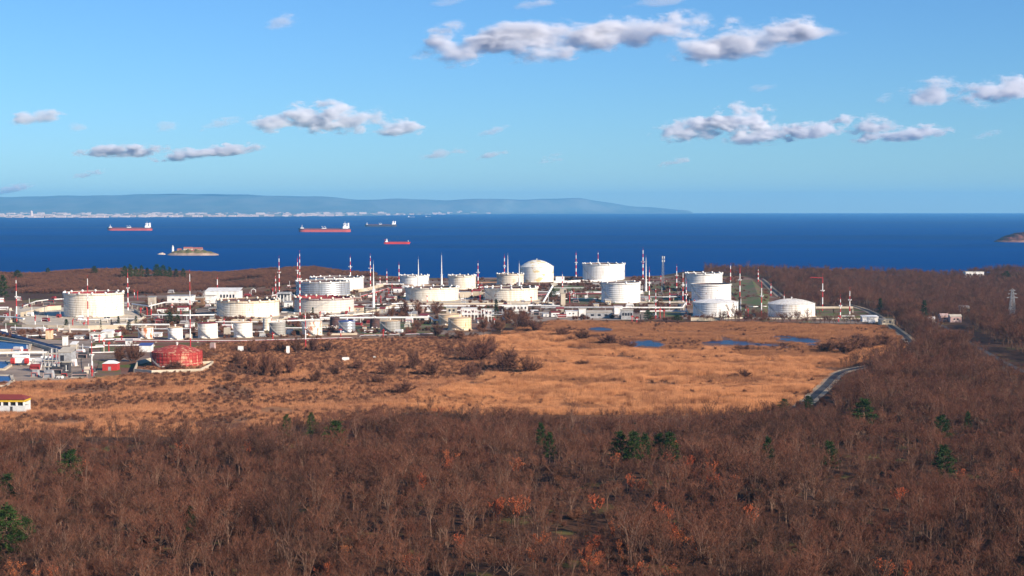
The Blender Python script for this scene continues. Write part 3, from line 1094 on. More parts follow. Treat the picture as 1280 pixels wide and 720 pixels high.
TANK_SPOTS = [(80, 153, 397), (271, 348, 397), (368, 442, 391), (370, 437, 370), (388, 454, 364), (500, 536, 357), (507, 573, 376), (560, 594, 362), (606, 672, 376), (621, 654, 356), (650, 692, 353), (728, 781, 350), (752, 800, 379), (857, 903, 365), (865, 914, 377), (867, 923, 396),
              (961, 1019, 397), (172, 190, 424), (209, 227, 425), (247, 271, 423), (291, 315, 422), (336, 356, 420), (377, 402, 420), (423, 444, 416), (475, 500, 416), (548, 589, 413), (256, 300, 378), (209, 240, 379)]
# scrub on the left hills behind the terminal and wild growth in the scrubland
xa, ya = jgrid(-900, -180, 1950, 2440, 4.2)
za, pxa, pya, T_, M_, S_ = classes(xa, ya)
k = ~T_ & (za > 2) & (pxa < 470) & margin(xa, ya) & (smooth_noise(xa, ya, .03, 5) < 1.0)
xb, yb = jgrid(-480, 120, 690, 1300, 3.9)
zb, pxb, pyb, Tb, Mb, Sb = classes(xb, yb)
dn = smooth_noise(xb, yb, .045, 9) + .5 * g_.normal(size=xb.shape)
kb = Sb & margin(xb, yb) & (dn > np.interp(pyb, [425, 450, 480, 540], [-1.8, -1.4, -.1, .2]))
xc, yc = jgrid(-60, 420, 800, 1500, 5.0)
zc, pxc, pyc, Tc, Mc, Sc = classes(xc, yc)
band = np.exp(-((pyc - np.interp(pxc, [600, 700, 800, 900, 1130], [425, 414, 432, 437, 433])) / 7.0) ** 2) + .5 * np.exp(-((pyc - 405) / 2.5) ** 2) * (pxc < 850) + .9 * np.exp(-(((pxc - 610) / 42) ** 2 + ((pyc - 455) / 22) ** 2))
dnc = smooth_noise(xc, yc, .06, 12) * .5 + .5 * g_.normal(size=xc.shape)
kc = Mc & (dnc + band * 1.7 > 1.05)
for (c_, w_, h_) in PONDS:
    kc &= (((pxc - c_[0]) / (w_ * 1.2)) ** 2 + ((pyc - c_[1] - 2) / (h_ * 1.9)) ** 2) > 1
xd, yd = jgrid(-620, 320, 1240, 2380, 6.5)
zd, pxd, pyd, Td, Md, Sd = classes(xd, yd)
kd = Td & margin(xd, yd) & (smooth_noise(xd, yd, .05, 41) + .6 * g_.normal(size=xd.shape) > .75) & (pxd < 960)
for q_ in TANK_SPOTS:
    kd &= (np.abs(pxd - (q_[0] + q_[1]) / 2) > (q_[1] - q_[0]) / 2 + 3) | (pyd > q_[2] + 1.5) | (pyd < q_[2] - 14)
kd &= ~((pxd < 180) & (pyd < 412)) & ~((pxd < 115) & (pyd > 424))
xe, ye = jgrid(-330, 330, 300, 860, 7.5)
ze, pxe, pye, Te, Me, Se = classes(xe, ye)
ke = margin(xe, ye) & ~Me & ~Se & ~Te & (g_.random(xe.shape) < .35)
PX_ = np.concatenate([xa[k], xb[kb], xc[kc], xd[kd], xe[ke]]); PY_ = np.concatenate([ya[k], yb[kb], yc[kc], yd[kd], ye[ke]]); PZ_ = np.concatenate([za[k], zb[kb], zc[kc], zd[kd], ze[ke]])
sz = np.concatenate([g_.uniform(.9, 1.9, k.sum()), g_.uniform(.3, .9, kb.sum()), g_.uniform(.35, .9, kc.sum()), g_.uniform(.6, 1.6, kd.sum()), g_.uniform(.6, 1.5, ke.sum())])
scatter('shrubbery', 'low purple-brown scrub covering the hills and dry ground', np.stack([PX_, PY_, PZ_], 1), s3(sz), g_.uniform(0, 6.28, len(PX_)), g_.integers(0, 4, len(PX_)), [p.first for p in SHRUB])

# reeds and dry grass
REEDS = [[tuft(600 + i, 3.8, 2.8).build('reeds', M_REED)] for i in range(3)]
DRYS = [[tuft(620 + i, 3.6, 1.4, 130, .08).build('dry_grass', M_DRY)] for i in range(3)]
xr, yr = jgrid(-60, 420, 800, 1500, 3.1)
zr, pxr, pyr, Tr, Mr, Sr = classes(xr, yr)
kr = Mr.copy()
for (c_, w_, h_) in PONDS:
    kr &= (((pxr - c_[0]) / (w_ * 1.08)) ** 2 + ((pyr - c_[1] - 1.5) / (h_ * 1.5)) ** 2) > 1
kr &= dist_line(xr, yr, road_a) > 5
nz_ = smooth_noise(xr, yr, .03, 14)
st_ = np.sin(yr / 9.0 + 1.5 * np.sin(xr / 60.0)) * .15
sr = np.clip(.75 + .32 * nz_ + .3 * smooth_noise(xr, yr * 1.8, .12, 31) + st_ * 1.5 + g_.uniform(-.25, .25, xr.shape), .22, 1.8)
kr &= ~((smooth_noise(xr, yr * 1.6, .06, 15) + .35 * g_.normal(size=xr.shape) > .85))
for j, ob in enumerate(REEDS): ob[0].location = (xr[kr][j * 40], yr[kr][j * 40], zr[kr][j * 40]); tag(ob[0], 'clump of golden reeds in the marsh', kind='stuff')
SEDGES = [[tuft(640 + i, 3.8, 2.0, 150).build('sedge', M_SEDGE)] for i in range(3)]
brown = (pyr < np.interp(pxr, [600, 800, 950, 1140], [436, 440, 446, 436]) + 7 * smooth_noise(xr, yr, .03, 51)) & ~((pxr > 600) & (pxr < 720) & (pyr > 416))
brown |= (smooth_noise(xr, yr * 2.4, .045, 52) > .95)
kg = kr & ~brown; ks2 = kr & brown
scatter('reeds', 'golden reed bed filling the marsh', np.stack([xr, yr, zr], 1)[kg], np.stack([np.ones(kg.sum()), np.ones(kg.sum()), sr[kg]], 1), g_.uniform(0, .9, kg.sum()), g_.integers(0, 3, kg.sum()), REEDS)
for j, ob in enumerate(SEDGES): ob[0].location = (xr[ks2][j * 50], yr[ks2][j * 50], zr[ks2][j * 50]); tag(ob[0], 'clump of brown sedge in the marsh', kind='stuff')
scatter('sedge', 'browner sedge round the pools and in streaks through the reeds', np.stack([xr, yr, zr], 1)[ks2], np.stack([np.ones(ks2.sum()), np.ones(ks2.sum()), sr[ks2]], 1), g_.uniform(0, .9, ks2.sum()), g_.integers(0, 3, ks2.sum()), SEDGES)
xs_, ys_ = jgrid(-480, 120, 690, 1320, 3.3)
zs_, pxs, pys, Ts, Ms, Ss = classes(xs_, ys_)
ks = Ss & margin(xs_, ys_) & (smooth_noise(xs_, ys_, .05, 17) < .75)
for j, ob in enumerate(DRYS): ob[0].location = (xs_[ks][j * 60], ys_[ks][j * 60], zs_[ks][j * 60]); tag(ob[0], 'clump of dry golden grass in the scrub', kind='stuff')
gs = g_.uniform(.6, 1.3, ks.sum())
scatter('dry_grass', 'dry golden grass over the scrubland left of the marsh', np.stack([xs_, ys_, zs_], 1)[ks], s3(gs), g_.uniform(0, 6.28, ks.sum()), g_.integers(0, 3, ks.sum()), DRYS)

# ---------------------------------------------------------------- terminal: materials
def paint(name, c, dirt, rust=0.0, rustc=(0.30, 0.10, 0.04), streak=0.6, rough=0.55, metal=0.0, patch=None):
    """weathered tank paint: rain streaks, dirt bands and rust spots"""
    t = NT(name)
    oi = t.n('ObjectInfo')
    off = t.n('VectorMath', operation='ADD')
    tc = t.n('TexCoord'); t.l(tc.outputs['Object'], off.inputs[0])
    cmb = t.n('CombineXYZ')
    for i in range(3): t.l(t.math('MULTIPLY', oi.outputs['Random'], 57.0 + i * 13), cmb.inputs[i])
    t.l(cmb.outputs[0], off.inputs[1])
    mp = t.n('Mapping'); t.l(off.outputs[0], mp.inputs['Vector']); mp.inputs['Scale'].default_value = (0.55, 0.55, 0.05)
    f = t.ramp(t.noise(mp.outputs[0], 1.0, 6, 0.65), 0.40, 0.72)
    cc = t.mix(t.math('MULTIPLY', f, streak), c, dirt)
    mp2 = t.n('Mapping'); t.l(off.outputs[0], mp2.inputs['Vector']); mp2.inputs['Scale'].default_value = (0.10, 0.10, 0.16)
    f2 = t.ramp(t.noise(mp2.outputs[0], 1.0, 3, 0.5), 0.58, 0.61)
    if patch: cc = t.mix(t.math('MULTIPLY', f2, 0.8), cc, patch)
    if rust:
        mp3 = t.n('Mapping'); t.l(off.outputs[0], mp3.inputs['Vector']); mp3.inputs['Scale'].default_value = (0.35, 0.35, 0.16)
        f3 = t.ramp(t.noise(mp3.outputs[0], 1.0, 6, 0.7), 0.66 - rust * 0.22, 0.72 - rust * 0.18)
        cc = t.mix(f3, cc, rustc)
    return t.fin(cc, rough, 0.35, metal)


P_WHITE = paint('tank_white', (0.82, 0.78, 0.72), (0.48, 0.40, 0.30), 0.15, streak=.9)
P_CLEAN = paint('tank_clean_white', (0.84, 0.81, 0.77), (0.54, 0.49, 0.43), 0.12, streak=.85)
P_CREAM = paint('tank_cream', (0.78, 0.71, 0.60), (0.50, 0.38, 0.24), 0.14, streak=.8)
P_BEIGE = paint('tank_beige', (0.66, 0.58, 0.47), (0.46, 0.38, 0.29), 0.12, streak=.7, patch=(0.62, 0.36, 0.20))
P_GREYP = paint('tank_grey_beige', (0.58, 0.53, 0.47), (0.40, 0.36, 0.32), 0.05, streak=.8)
P_SILVER = paint('tank_silver', (0.52, 0.52, 0.53), (0.26, 0.26, 0.27), 0.05, streak=1.0, rough=.38, metal=.55)
P_GREY = paint('tank_dull_grey', (0.30, 0.285, 0.26), (0.19, 0.17, 0.15), 0.25, streak=.9)
P_RUSTW = paint('tank_rusty_white', (0.76, 0.70, 0.62), (0.55, 0.42, 0.28), 0.75, (0.42, 0.13, 0.05), streak=.6)
P_RUSTO = paint('tank_orange_cream', (0.72, 0.55, 0.36), (0.55, 0.33, 0.16), 0.35, (0.46, 0.20, 0.08), streak=.7)
P_RED = paint('tank_rusty_red', (0.36, 0.045, 0.035), (0.26, 0.03, 0.025), 0.62, (0.55, 0.30, 0.18), streak=.8, rough=.7)
P_YELL = paint('tank_stained_white', (0.78, 0.76, 0.71), (0.6, 0.5, 0.34), 0.1, streak=.6, patch=(0.62, 0.45, 0.17))
M_DARKIN = plain('rusty_inner_wall', (0.10, 0.045, 0.04), (0.045, 0.028, 0.03), .3)
M_MAROON = plain('maroon_paint', (0.25, 0.03, 0.035), (0.17, 0.028, 0.03), .5)
M_REDP = plain('red_paint', (0.48, 0.03, 0.03), (0.34, 0.035, 0.03), .8)
M_WHITEP = plain('white_paint', (0.80, 0.79, 0.77), (0.62, 0.58, 0.53), .25)
M_GREYM = plain('grey_metal', (0.36, 0.36, 0.37), (0.22, 0.21, 0.21), .4)
M_DARKM = plain('dark_metal', (0.07, 0.065, 0.07), (0.04, 0.04, 0.045), .4)
M_PIPEP = plain('faded_pink_pipe', (0.50, 0.36, 0.33), (0.34, 0.20, 0.18), .2)
M_YEL = plain('yellow_paint', (0.62, 0.40, 0.03), (0.5, 0.3, 0.03), .6)
M_BLUE = plain('blue_paint', (0.06, 0.10, 0.32), (0.05, 0.08, 0.22), .6)
M_BUND = plain('bund_concrete', (0.60, 0.51, 0.39), (0.42, 0.34, 0.24), .07)
M_GLASS = plain('window_glass', (0.03, 0.035, 0.045), (0.02, 0.02, 0.03), 1, .15, 0, .5)
M_GRN = plain('lawn_grass', (0.085, 0.125, 0.018), (0.17, 0.10, 0.05), .07, lo=.42, hi=.56)
M_ROOFR = plain('red_roof', (0.20, 0.035, 0.03), (0.2, 0.04, 0.03), .3)
M_EARTH = plain('bare_earth', (0.26, 0.14, 0.075), (0.16, 0.085, 0.05), .06)
M_YARD = plain('yard_concrete', (0.36, 0.27, 0.20), (0.20, 0.145, 0.105), .05)


def stripes(name, a, b, band, off=0.0):
    t = NT(name)
    sep_ = t.n('SeparateXYZ'); tc_ = t.n('TexCoord'); t.l(tc_.outputs['Object'], sep_.inputs[0])
    k = t.math('FRACT', t.math('ADD', t.math('DIVIDE', sep_.outputs[2], band * 2), off))
    k = t.math('GREATER_THAN', k, 0.5)
    wear = t.ramp(t.noise(t.coords('Object', (1, 1, .3)), 1.2, 5), .45, .75)
    c_ = t.mix(k, a, b)
    return t.fin(t.mix(t.math('MULTIPLY', wear, .35), c_, (0.35, 0.22, 0.18)), .6, .3)


REDC, WHC = (0.46, 0.022, 0.03), (0.80, 0.78, 0.76)
M_ST = [stripes('mast_stripes_wide', REDC, WHC, 7.0), stripes('mast_stripes_mid', WHC, REDC, 5.0, .2), stripes('mast_stripes_narrow', REDC, WHC, 3.0)]


def box3(px0, px1, top, base):
    p = gnd((px0 + px1) / 2, base)
    k = p.y / FPX
    return p, (px1 - px0) * k, (base - top) * k, k


# ---------------------------------------------------------------- sheets on the terminal ground
def sheet(name, pts, mat, dz, label):
    P = [gnd(*p) for p in pts]
    m = MB(); m.add([(p.x, p.y, p.z + dz) for p in P], [tuple(range(len(P)))])
    return tag(m.build(name, mat), label, kind='structure')


Y_ = [([(20, 383), (75, 384), (170, 386), (178, 400), (160, 412), (40, 409), (18, 398)], M_BUND, 'pale concrete yard round the white tank at left'),
      ([(-40, 432), (40, 424), (112, 426), (112, 474), (20, 476), (-40, 486)], M_YARD, 'grey concrete yard of the water treatment basins'),
      ([(140, 424), (300, 422), (520, 416), (520, 421), (300, 428), (140, 430)], M_EARTH, 'bare earth strip in front of the small tanks'),
      ([(262, 393), (350, 391), (455, 386), (490, 384), (490, 391), (440, 395), (350, 401), (262, 401)], M_BUND, 'pale bund floor under the low cream tanks'),
      ([(500, 373), (680, 372), (690, 379), (495, 381)], M_BUND, 'pale bund floor under the wide middle tanks'),
      ([(715, 348), (800, 347), (805, 352), (712, 354)], M_BUND, 'pale base under the rear white tank'),
      ([(620, 394), (800, 392), (800, 400), (690, 401), (640, 404)], M_YARD, 'grey yard with sheds at the marsh edge'),
      ([(0, 410), (120, 414), (140, 421), (60, 424), (0, 413)], M_EARTH, 'reddish earth slope left of the pipe racks'),
      ([(560, 398), (625, 398), (625, 408), (600, 415), (560, 416)], M_EARTH, 'reddish earth by the orange tanks')]
for k, (pts, mt, lb) in enumerate(Y_):
    sheet('yard', pts, mt, .05 + .012 * k, lb)
L_ = [([(690, 357), (745, 354), (750, 364), (690, 368)], 'lawn behind the beige tower'), ([(700, 370), (752, 369), (752, 378), (700, 379)], 'lawn left of the tall white tank'),
      ([(802, 356), (850, 354), (853, 366), (805, 368)], 'lawn right of the rear white tank'), ([(803, 370), (855, 370), (858, 380), (803, 380)], 'lawn between tall white tank and triple tanks'),
      ([(803, 388), (862, 388), (862, 398), (803, 398)], 'lawn in front of the white pipe at right'), ([(906, 352), (940, 350), (962, 370), (958, 396), (928, 396), (918, 370)], 'wide lawn right of the triple tanks'),
      ([(1020, 388), (1062, 387), (1062, 397), (1022, 397)], 'lawn right of the low domed tank'), ([(440, 404), (540, 402), (545, 415), (505, 420), (450, 418)], 'lawn between grey and orange tanks'),
      ([(204, 384), (238, 383), (240, 394), (205, 394)], 'lawn left of the low cream tank'), ([(126, 432), (152, 430), (155, 440), (126, 441)], 'lawn beside the striped pole'),
      ([(124, 452), (150, 452), (152, 472), (118, 474)], 'lawn under the white and red cabin'), ([(5, 402), (22, 400), (22, 406), (5, 408)], 'lawn strip at the left edge'),
      ([(400, 458), (462, 446), (540, 448), (560, 453), (470, 460), (410, 466)], 'thin green strip in the dry scrub')]
for pts, lb in L_:
    sheet('lawn', pts, M_GRN, .22, 'green ' + lb)

for k, (pts, lb) in enumerate([([(150, 417), (240, 415), (330, 414), (420, 410), (530, 408), (600, 404)], 'behind the row of small tanks'), ([(445, 400), (520, 394), (600, 391), (690, 390)], 'before the wide middle pair'), ([(676, 400), (688, 382), (705, 360), (712, 352)], 'past the beige tower'),
                              ([(806, 400), (803, 380), (800, 350)], 'right of the tall bright tank'), ([(858, 399), (852, 380), (848, 350)], 'left of the three tanks'), ([(455, 398), (470, 380), (484, 362), (492, 352)], 'climbing to the sea past the white needle'),
                              ([(352, 402), (357, 385), (352, 370)], 'between the low cream and the maroon-rimmed tank'), ([(170, 402), (200, 396), (260, 390), (300, 382), (340, 378)], 'past the windowed building'), ([(114, 478), (108, 450), (112, 428), (140, 417)], 'of the front yard'), ([(860, 371), (780, 371), (700, 372)], 'across the lawns')]):
    ribbon('service_road', [gnd(*p_) for p_ in pts], 6.5, M_YARD, .2 + .013 * k, 'pale service road ' + lb)

# ---------------------------------------------------------------- tanks
TANKS = []


def tank(px0, px1, top, base, kind, pm, label, dome=0.0, n_ball=0, rimm=None, group=None, stair=1, inner=None, band=None, ballm=None):
    c_ = gnd((px0 + px1) / 2, base)
    q = (px1 - px0) / 2 / FPX
    yn = c_.y
    Rr = q * yn / (1 - q)
    yc = yn + Rr
    x = ((px0 + px1) / 2 - 640) / FPX * yc
    zg = hz(x, yn)
    H = at(640, top, yn).z - zg
    o = thing('storage_tank', label, 'tank', (x, yc, zg), 0, group)
    nseg = 64 if Rr > 14 else 32
    ncs = max(3, int(round(H / 2.2)))
    prof = []
    for i in range(ncs):
        e = 0.10 * (ncs - i) / ncs
        prof += [(Rr + e, H * i / ncs), (Rr + e, H * (i + 1) / ncs - .10), (Rr + e - .05, H * (i + 1) / ncs - .05)]
    prof.append((Rr, H))
    if kind == 'float': prof += [(Rr - .25, H), (Rr - .25, H * .45)]
    sh = MB(); sh.lathe(prof, nseg)
    so = sh.build('shell', pm, o); autosmooth(so, 50)
    b_ = MB(); b_.lathe([(Rr + 1.2, -.8), (Rr + 1.2, .35), (Rr + .02, .4)], nseg); b_.build('foundation', M_BUND, o)
    rm = rimm or pm
    if kind == 'float':
        fl = MB(); fl.lathe([(Rr - .3, H * .62), (Rr - 2.5, H * .60), (.1, H * .61)], nseg); fl.build('floating_roof', M_GREYM, o)
        iw = MB(); iw.lathe([(Rr - .262, H * .5), (Rr - .262, H - .02)], nseg)
        io = iw.build('inner_wall', inner or M_DARKIN, o)
        rg = MB(); rg.lathe([(Rr + .03, H - 1.3), (Rr + 1.1, H - 1.15), (Rr + 1.1, H - .95), (Rr + .03, H - .95)], nseg); rg.build('wind_girder', rm, o)
        tr = MB(); tr.lathe([(Rr - .3, H + .003), (Rr - .3, H + .35), (Rr + .25, H + .35), (Rr + .25, H + .003)], nseg); tr.build('rim', rm, o)
        hr_ = MB()
        for i in range(0, nseg, 2):
            a = 2 * math.pi * i / nseg
            hr_.tube([((Rr + .9) * math.cos(a), (Rr + .9) * math.sin(a), H - .95), ((Rr + .9) * math.cos(a), (Rr + .9) * math.sin(a), H + .25)], .05, 3)
        hr_.lathe([(Rr + .86, H + .2), (Rr + .94, H + .2), (Rr + .94, H + .28), (Rr + .86, H + .28)], nseg)
        hr_.build('handrail', rm, o)
        if n_ball:
            for i in range(n_ball):
                a = 2 * math.pi * (i + .5) / n_ball + .2
                bm_ = MB()
                bm_.lathe([(.1, 2.3), (.75, 2.1), (1.15, 1.5), (1.2, .7), (1.0, .2), (.4, 0)], 8, (Rr * math.cos(a), Rr * math.sin(a), H - .6))
                bm_.tube([(Rr * math.cos(a), Rr * math.sin(a), H - 1.8), (Rr * math.cos(a), Rr * math.sin(a), H + .2)], .35, 5)
                bm_.build('foam_chamber', ballm or M_WHITEP, o, True)
    else:
        dh = dome * yn / FPX
        pr = []
        for i in range(9):
            f = i / 8
            pr.append((Rr * (1 - f) + .02, H + dh * (1 - (1 - f) ** 2) if kind == 'dome' else H + dh * f))
        pr[0] = (Rr + .35, H - .05)
        rf = MB(); rf.lathe(pr, nseg)
        ro = rf.build('roof', rimm or pm, o); autosmooth(ro, 40)
        rb = MB()
        for i in range(16 if Rr > 14 else 8):
            a = 2 * math.pi * i / (16 if Rr > 14 else 8)
            rb.tube([(p_[0] * math.cos(a), p_[0] * math.sin(a), p_[1] + .06) for p_ in pr[::2]], .09, 3, False)
        rb.build('roof_rib', rimm or pm, ro)
        vt = MB(); vt.lathe([(.5, 0), (.5, 1.2), (.9, 1.3), (.9, 1.6), (.1, 2.0)], 8, (0, 0, H + dh - .1)); vt.build('vent', M_WHITEP, o)
        rl = MB()
        nn = 32 if Rr > 14 else 16
        for i in range(nn):
            a = 2 * math.pi * i / nn
            rl.tube([((Rr + .2) * math.cos(a), (Rr + .2) * math.sin(a), H), ((Rr + .2) * math.cos(a), (Rr + .2) * math.sin(a), H + 1.1)], .04, 3)
        rl.lathe([(Rr + .16, H + 1.05), (Rr + .24, H + 1.05), (Rr + .24, H + 1.12), (Rr + .16, H + 1.12)], nseg)
        rl.build('handrail', rimm or M_WHITEP, o)
    if stair:
        # spiral stair climbing the near side
        s_ = MB(); a0 = -math.pi * (.98 if stair > 0 else .35); a1 = -math.pi * (.62 if stair > 0 else .7)
        if Rr < 14: a0, a1 = -math.pi * .85, -math.pi * .35
        n = 26
        for i in range(n):
            a = a0 + (a1 - a0) * i / n
            zz_ = H * (1 - i / n) - .3
            rr_ = Rr + .75
            s_.box((rr_ * math.cos(a), rr_ * math.sin(a), max(.2, zz_)), (1.1, 1.0, .14), a)
        pts = [((Rr + 1.3) * math.cos(a0 + (a1 - a0) * i / n), (Rr + 1.3) * math.sin(a0 + (a1 - a0) * i / n), H * (1 - i / n) + .8) for i in range(n + 1)]
        s_.tube(pts, .07, 4); s_.tube([(p_[0], p_[1], p_[2] - 1.1) for p_ in pts], .10, 4)
        for p_ in pts[::3]: s_.tube([(p_[0], p_[1], p_[2] - 1.1), p_], .04, 3)
        s_.build('stair', M_GREYM if pm is not P_GREYP else M_WHITEP, o)
    # nozzle and manway at the foot
    nz2 = MB()
    for a in (-1.2, -1.9):
        nz2.tube([((Rr - .2) * math.cos(a), (Rr - .2) * math.sin(a), 1.2), ((Rr + 2.2) * math.cos(a), (Rr + 2.2) * math.sin(a), 1.2)], .4, 8)
    nz2.build('nozzle', M_WHITEP, o)
    if band:
        bd = MB(); bd.lathe([(Rr + .09, H * .02), (Rr + .09, H * band[0])], nseg); bd.build('lower_course', band[1], o)
    TANKS.append((x, yc, Rr, label))
    return o, Rr, H


tank(80, 153, 367.5, 397, 'float', P_CREAM, 'big off-white tank with white rim domes inside the pale yard at far left', n_ball=14, inner=M_MAROON)
tank(271, 348, 377, 397, 'float', P_CREAM, 'low wide cream tank with dark open rim behind the row of small tanks', n_ball=18, rimm=P_RUSTO, ballm=P_CREAM)
tank(368, 442, 373.5, 391.5, 'float', P_GREYP, 'low wide beige tank with maroon rim in front of the silver one', n_ball=16, rimm=M_MAROON, inner=M_MAROON, stair=-1, ballm=P_CREAM)
tank(370, 437, 353, 370, 'float', P_SILVER, 'silver grey tank behind the maroon-rimmed tank', n_ball=16, rimm=P_WHITE)
tank(388, 454, 348, 364, 'float', P_CLEAN, 'white tank half hidden behind the silver tank', n_ball=16)
tank(500, 536, 345, 357, 'float', P_CLEAN, 'smallish white open tank behind the wide cream tank in the middle', n_ball=10)
tank(507, 573, 360.5, 376.5, 'float', P_CREAM, 'wide cream tank in the middle, left of a matching pair', n_ball=16)
tank(560.5, 594.5, 345, 362, 'float', P_CREAM, 'off-white tank with a square patch on its side, between two wide tanks', n_ball=10)
tank(606, 672, 361, 376.5, 'float', P_CREAM, 'wide cream tank in the middle, right of a matching pair', n_ball=16)
tank(621, 654.5, 343, 356, 'float', P_BEIGE, 'beige tank with rusty patch in front of the white domed tank', n_ball=8)
tank(650, 692, 334, 353, 'dome', P_YELL, 'tall white domed tank with a brown stain, against the sea', dome=8.5)
tank(728.5, 781, 330.5, 350.5, 'float', P_CLEAN, 'tall white tank with white rim domes against the sea, rear right', n_ball=14)
tank(752, 800.5, 354, 379, 'float', P_CLEAN, 'tall bright white tank with a raised rim, in front of the rear right one', n_ball=6, stair=1)
tank(857, 903, 342.5, 365, 'float', P_CLEAN, 'rearmost white tank of the group of three at right', n_ball=12)
tank(865, 914, 356, 377, 'float', P_CLEAN, 'middle white tank of the group of three at right', n_ball=0)
tank(867, 923, 379, 396.5, 'dome', P_CLEAN, 'front white domed tank of the group of three at right', dome=4)
tank(961, 1019, 381, 397, 'dome', P_WHITE, 'low white domed tank standing alone at the right by the woods', dome=6)
# small tanks in the front row
SM = [(172, 190.5, 410, 424, P_RUSTW, P_RUSTO, 'small rust-stained cream tank at the left end of the front row'),
      (209, 227, 410, 425, P_CLEAN, P_RUSTO, 'small white tank with yellowish rim, second in the front row'),
      (247, 271, 404.5, 423.5, P_WHITE, M_MAROON, 'small white tank with red rim, third in the front row'),
      (291.5, 314.5, 404, 422.5, P_WHITE, P_RUSTO, 'small white tank with rusty orange rim, fourth in the front row'),
      (336, 356, 404, 420, P_GREY, P_CREAM, 'small dull grey tank, fifth in the front row'),
      (377, 402, 402, 420, P_RUSTW, P_CREAM, 'small cream tank with red rust runs, sixth in the front row'),
      (423, 443.5, 402, 416.5, P_SILVER, M_BLUE, 'small silver tank with blue top, seventh in the front row'),
      (475, 500, 402, 416.5, P_GREY, P_RUSTO, 'small grey tank with rusty top, eighth in the front row'),
      (548, 577, 394, 407, P_RUSTO, P_RUSTO, 'orange-cream tank with flat rusty roof, rear of the orange pair'),
      (560, 589, 398, 413.5, P_RUSTO, P_RUSTO, 'orange-cream tank in front of its twin at the end of the front row')]
for a in SM:
    tank(a[0], a[1], a[2], a[3], 'cone', a[4], a[6], dome=1.3, rimm=a[5], group='small tanks of the front row')
# a few more small ones peeking out behind
for a in ((328, 338, 398, 414, P_CREAM, 'small cream tank half hidden left of the dull grey one'), (412, 424, 397, 409, M_DARKIN, 'dark rusty tank left of the silver one'),
          (462, 474, 399, 411, M_DARKIN, 'dark rusty tank left of the small grey one')):
    tank(a[0], a[1], a[2], a[3], 'cone', a[4], a[5], dome=1, stair=0, group='small tanks of the front row')
rt = tank(189.5, 250.5, 442, 460.5, 'dome', P_RED, 'rusty red domed tank nearest to the camera', dome=8, rimm=P_RED, band=(.3, paint('peeling_cream', (0.55, 0.40, 0.25), (0.40, 0.08, 0.05), .8, (0.36, 0.05, 0.04), streak=1)))
ro_, rr_, rh_ = rt
cage = MB()
for i in range(36):
    a = 2 * math.pi * i / 36
    cage.tube([((rr_ + .25) * math.cos(a), (rr_ + .25) * math.sin(a), 0), ((rr_ + .25) * math.cos(a), (rr_ + .25) * math.sin(a), rh_ + .3)], .10, 4)
for f in (.35, .6, .85, 1.0):
    cage.lathe([(rr_ + .2, rh_ * f - .1), (rr_ + .35, rh_ * f - .1), (rr_ + .35, rh_ * f + .1), (rr_ + .2, rh_ * f + .1)], 36)
cage.build('stiffener_cage', M_REDP, ro_)


# ---------------------------------------------------------------- walls
def wall(pts, h, mat, label, w=.6, closed=False, group=None):
    P = [gnd(*p) for p in pts]
    if closed: P.append(P[0])
    m = MB()
    for a, b in zip(P[:-1], P[1:]):
        d = b - a; L = math.hypot(d.x, d.y)
        m.box(((a.x + b.x) / 2, (a.y + b.y) / 2, (a.z + b.z) / 2 + h / 2 - .3), (L + w, w, h + .6), math.atan2(d.y, d.x))
    return tag(m.build('bund_wall', mat), label, 'wall', group)


wall([(26, 396), (60, 388), (76, 387)], 4.2, M_BUND, 'pale curved wall behind the left yard')
wall([(28, 411), (60, 412), (110, 412.5), (158, 411), (172, 403)], 3.8, M_BUND, 'pale wall in front of the big left tank')
wall([(158, 401), (172, 403), (182, 397), (168, 389)], 2.4, M_BUND, 'low pale wall right of the big left tank')
wall([(262, 401.5), (352, 401), (362, 397)], 1.8, M_BUND, 'low pale wall before the low cream tank')
wall([(360, 396.5), (440, 395), (470, 389), (495, 382)], 1.8, M_BUND, 'low pale wall before the maroon-rimmed tank')
wall([(496, 381), (600, 380.5), (690, 379.5)], 1.6, M_BUND, 'low pale wall before the wide middle pair')
wall([(575, 372), (604, 372)], 6.5, M_BUND, 'pale wall between the wide middle pair')
wall([(440, 366), (458, 364), (482, 357)], 4, M_BUND, 'pale wall right of the white tank behind the silver one')
wall([(692, 353.5), (708, 353.5), (730, 352.5), (770, 352.5)], 3.0, M_WHITEP, 'long white wall behind the tall bright tank')
wall([(695, 352), (705, 352)], 7.0, M_WHITEP, 'white block beside the domed tank')
wall([(864, 401), (900, 401)], 3.0, M_BUND, 'pale plinth before the front tank of the three')
wall([(905, 399), (930, 398), (965, 399), (1030, 399), (1075, 399)], 1.2, M_CONC, 'low kerb wall along the marsh at right')
wall([(168, 466), (190, 468), (250, 466), (262, 460)], 2.6, M_BUND, 'cream wall in front of the rusty red tank')
wall([(168, 466), (172, 456), (188, 452)], 2.6, M_BUND, 'cream wall left of the rusty red tank')
wall([(250, 457), (266, 456), (262, 460)], 2.6, M_BUND, 'cream wall right of the rusty red tank')
wall([(455, 420.5), (500, 419)], 1.6, M_BUND, 'pale plinth under the small grey tank')
wall([(412, 419), (446, 418.5)], 1.4, M_BUND, 'pale plinth under the small silver tank')
wall([(500, 357), (550, 356.5)], 1.5, M_EARTH, 'earth bank behind the wide middle pair, left', 6)
wall([(596, 354), (622, 353)], 1.5, M_EARTH, 'earth bank behind the wide middle pair, right', 6)
wall([(902, 361), (922, 360)], 2, M_BUND, 'pale bank right of the rear tank of three', 3)


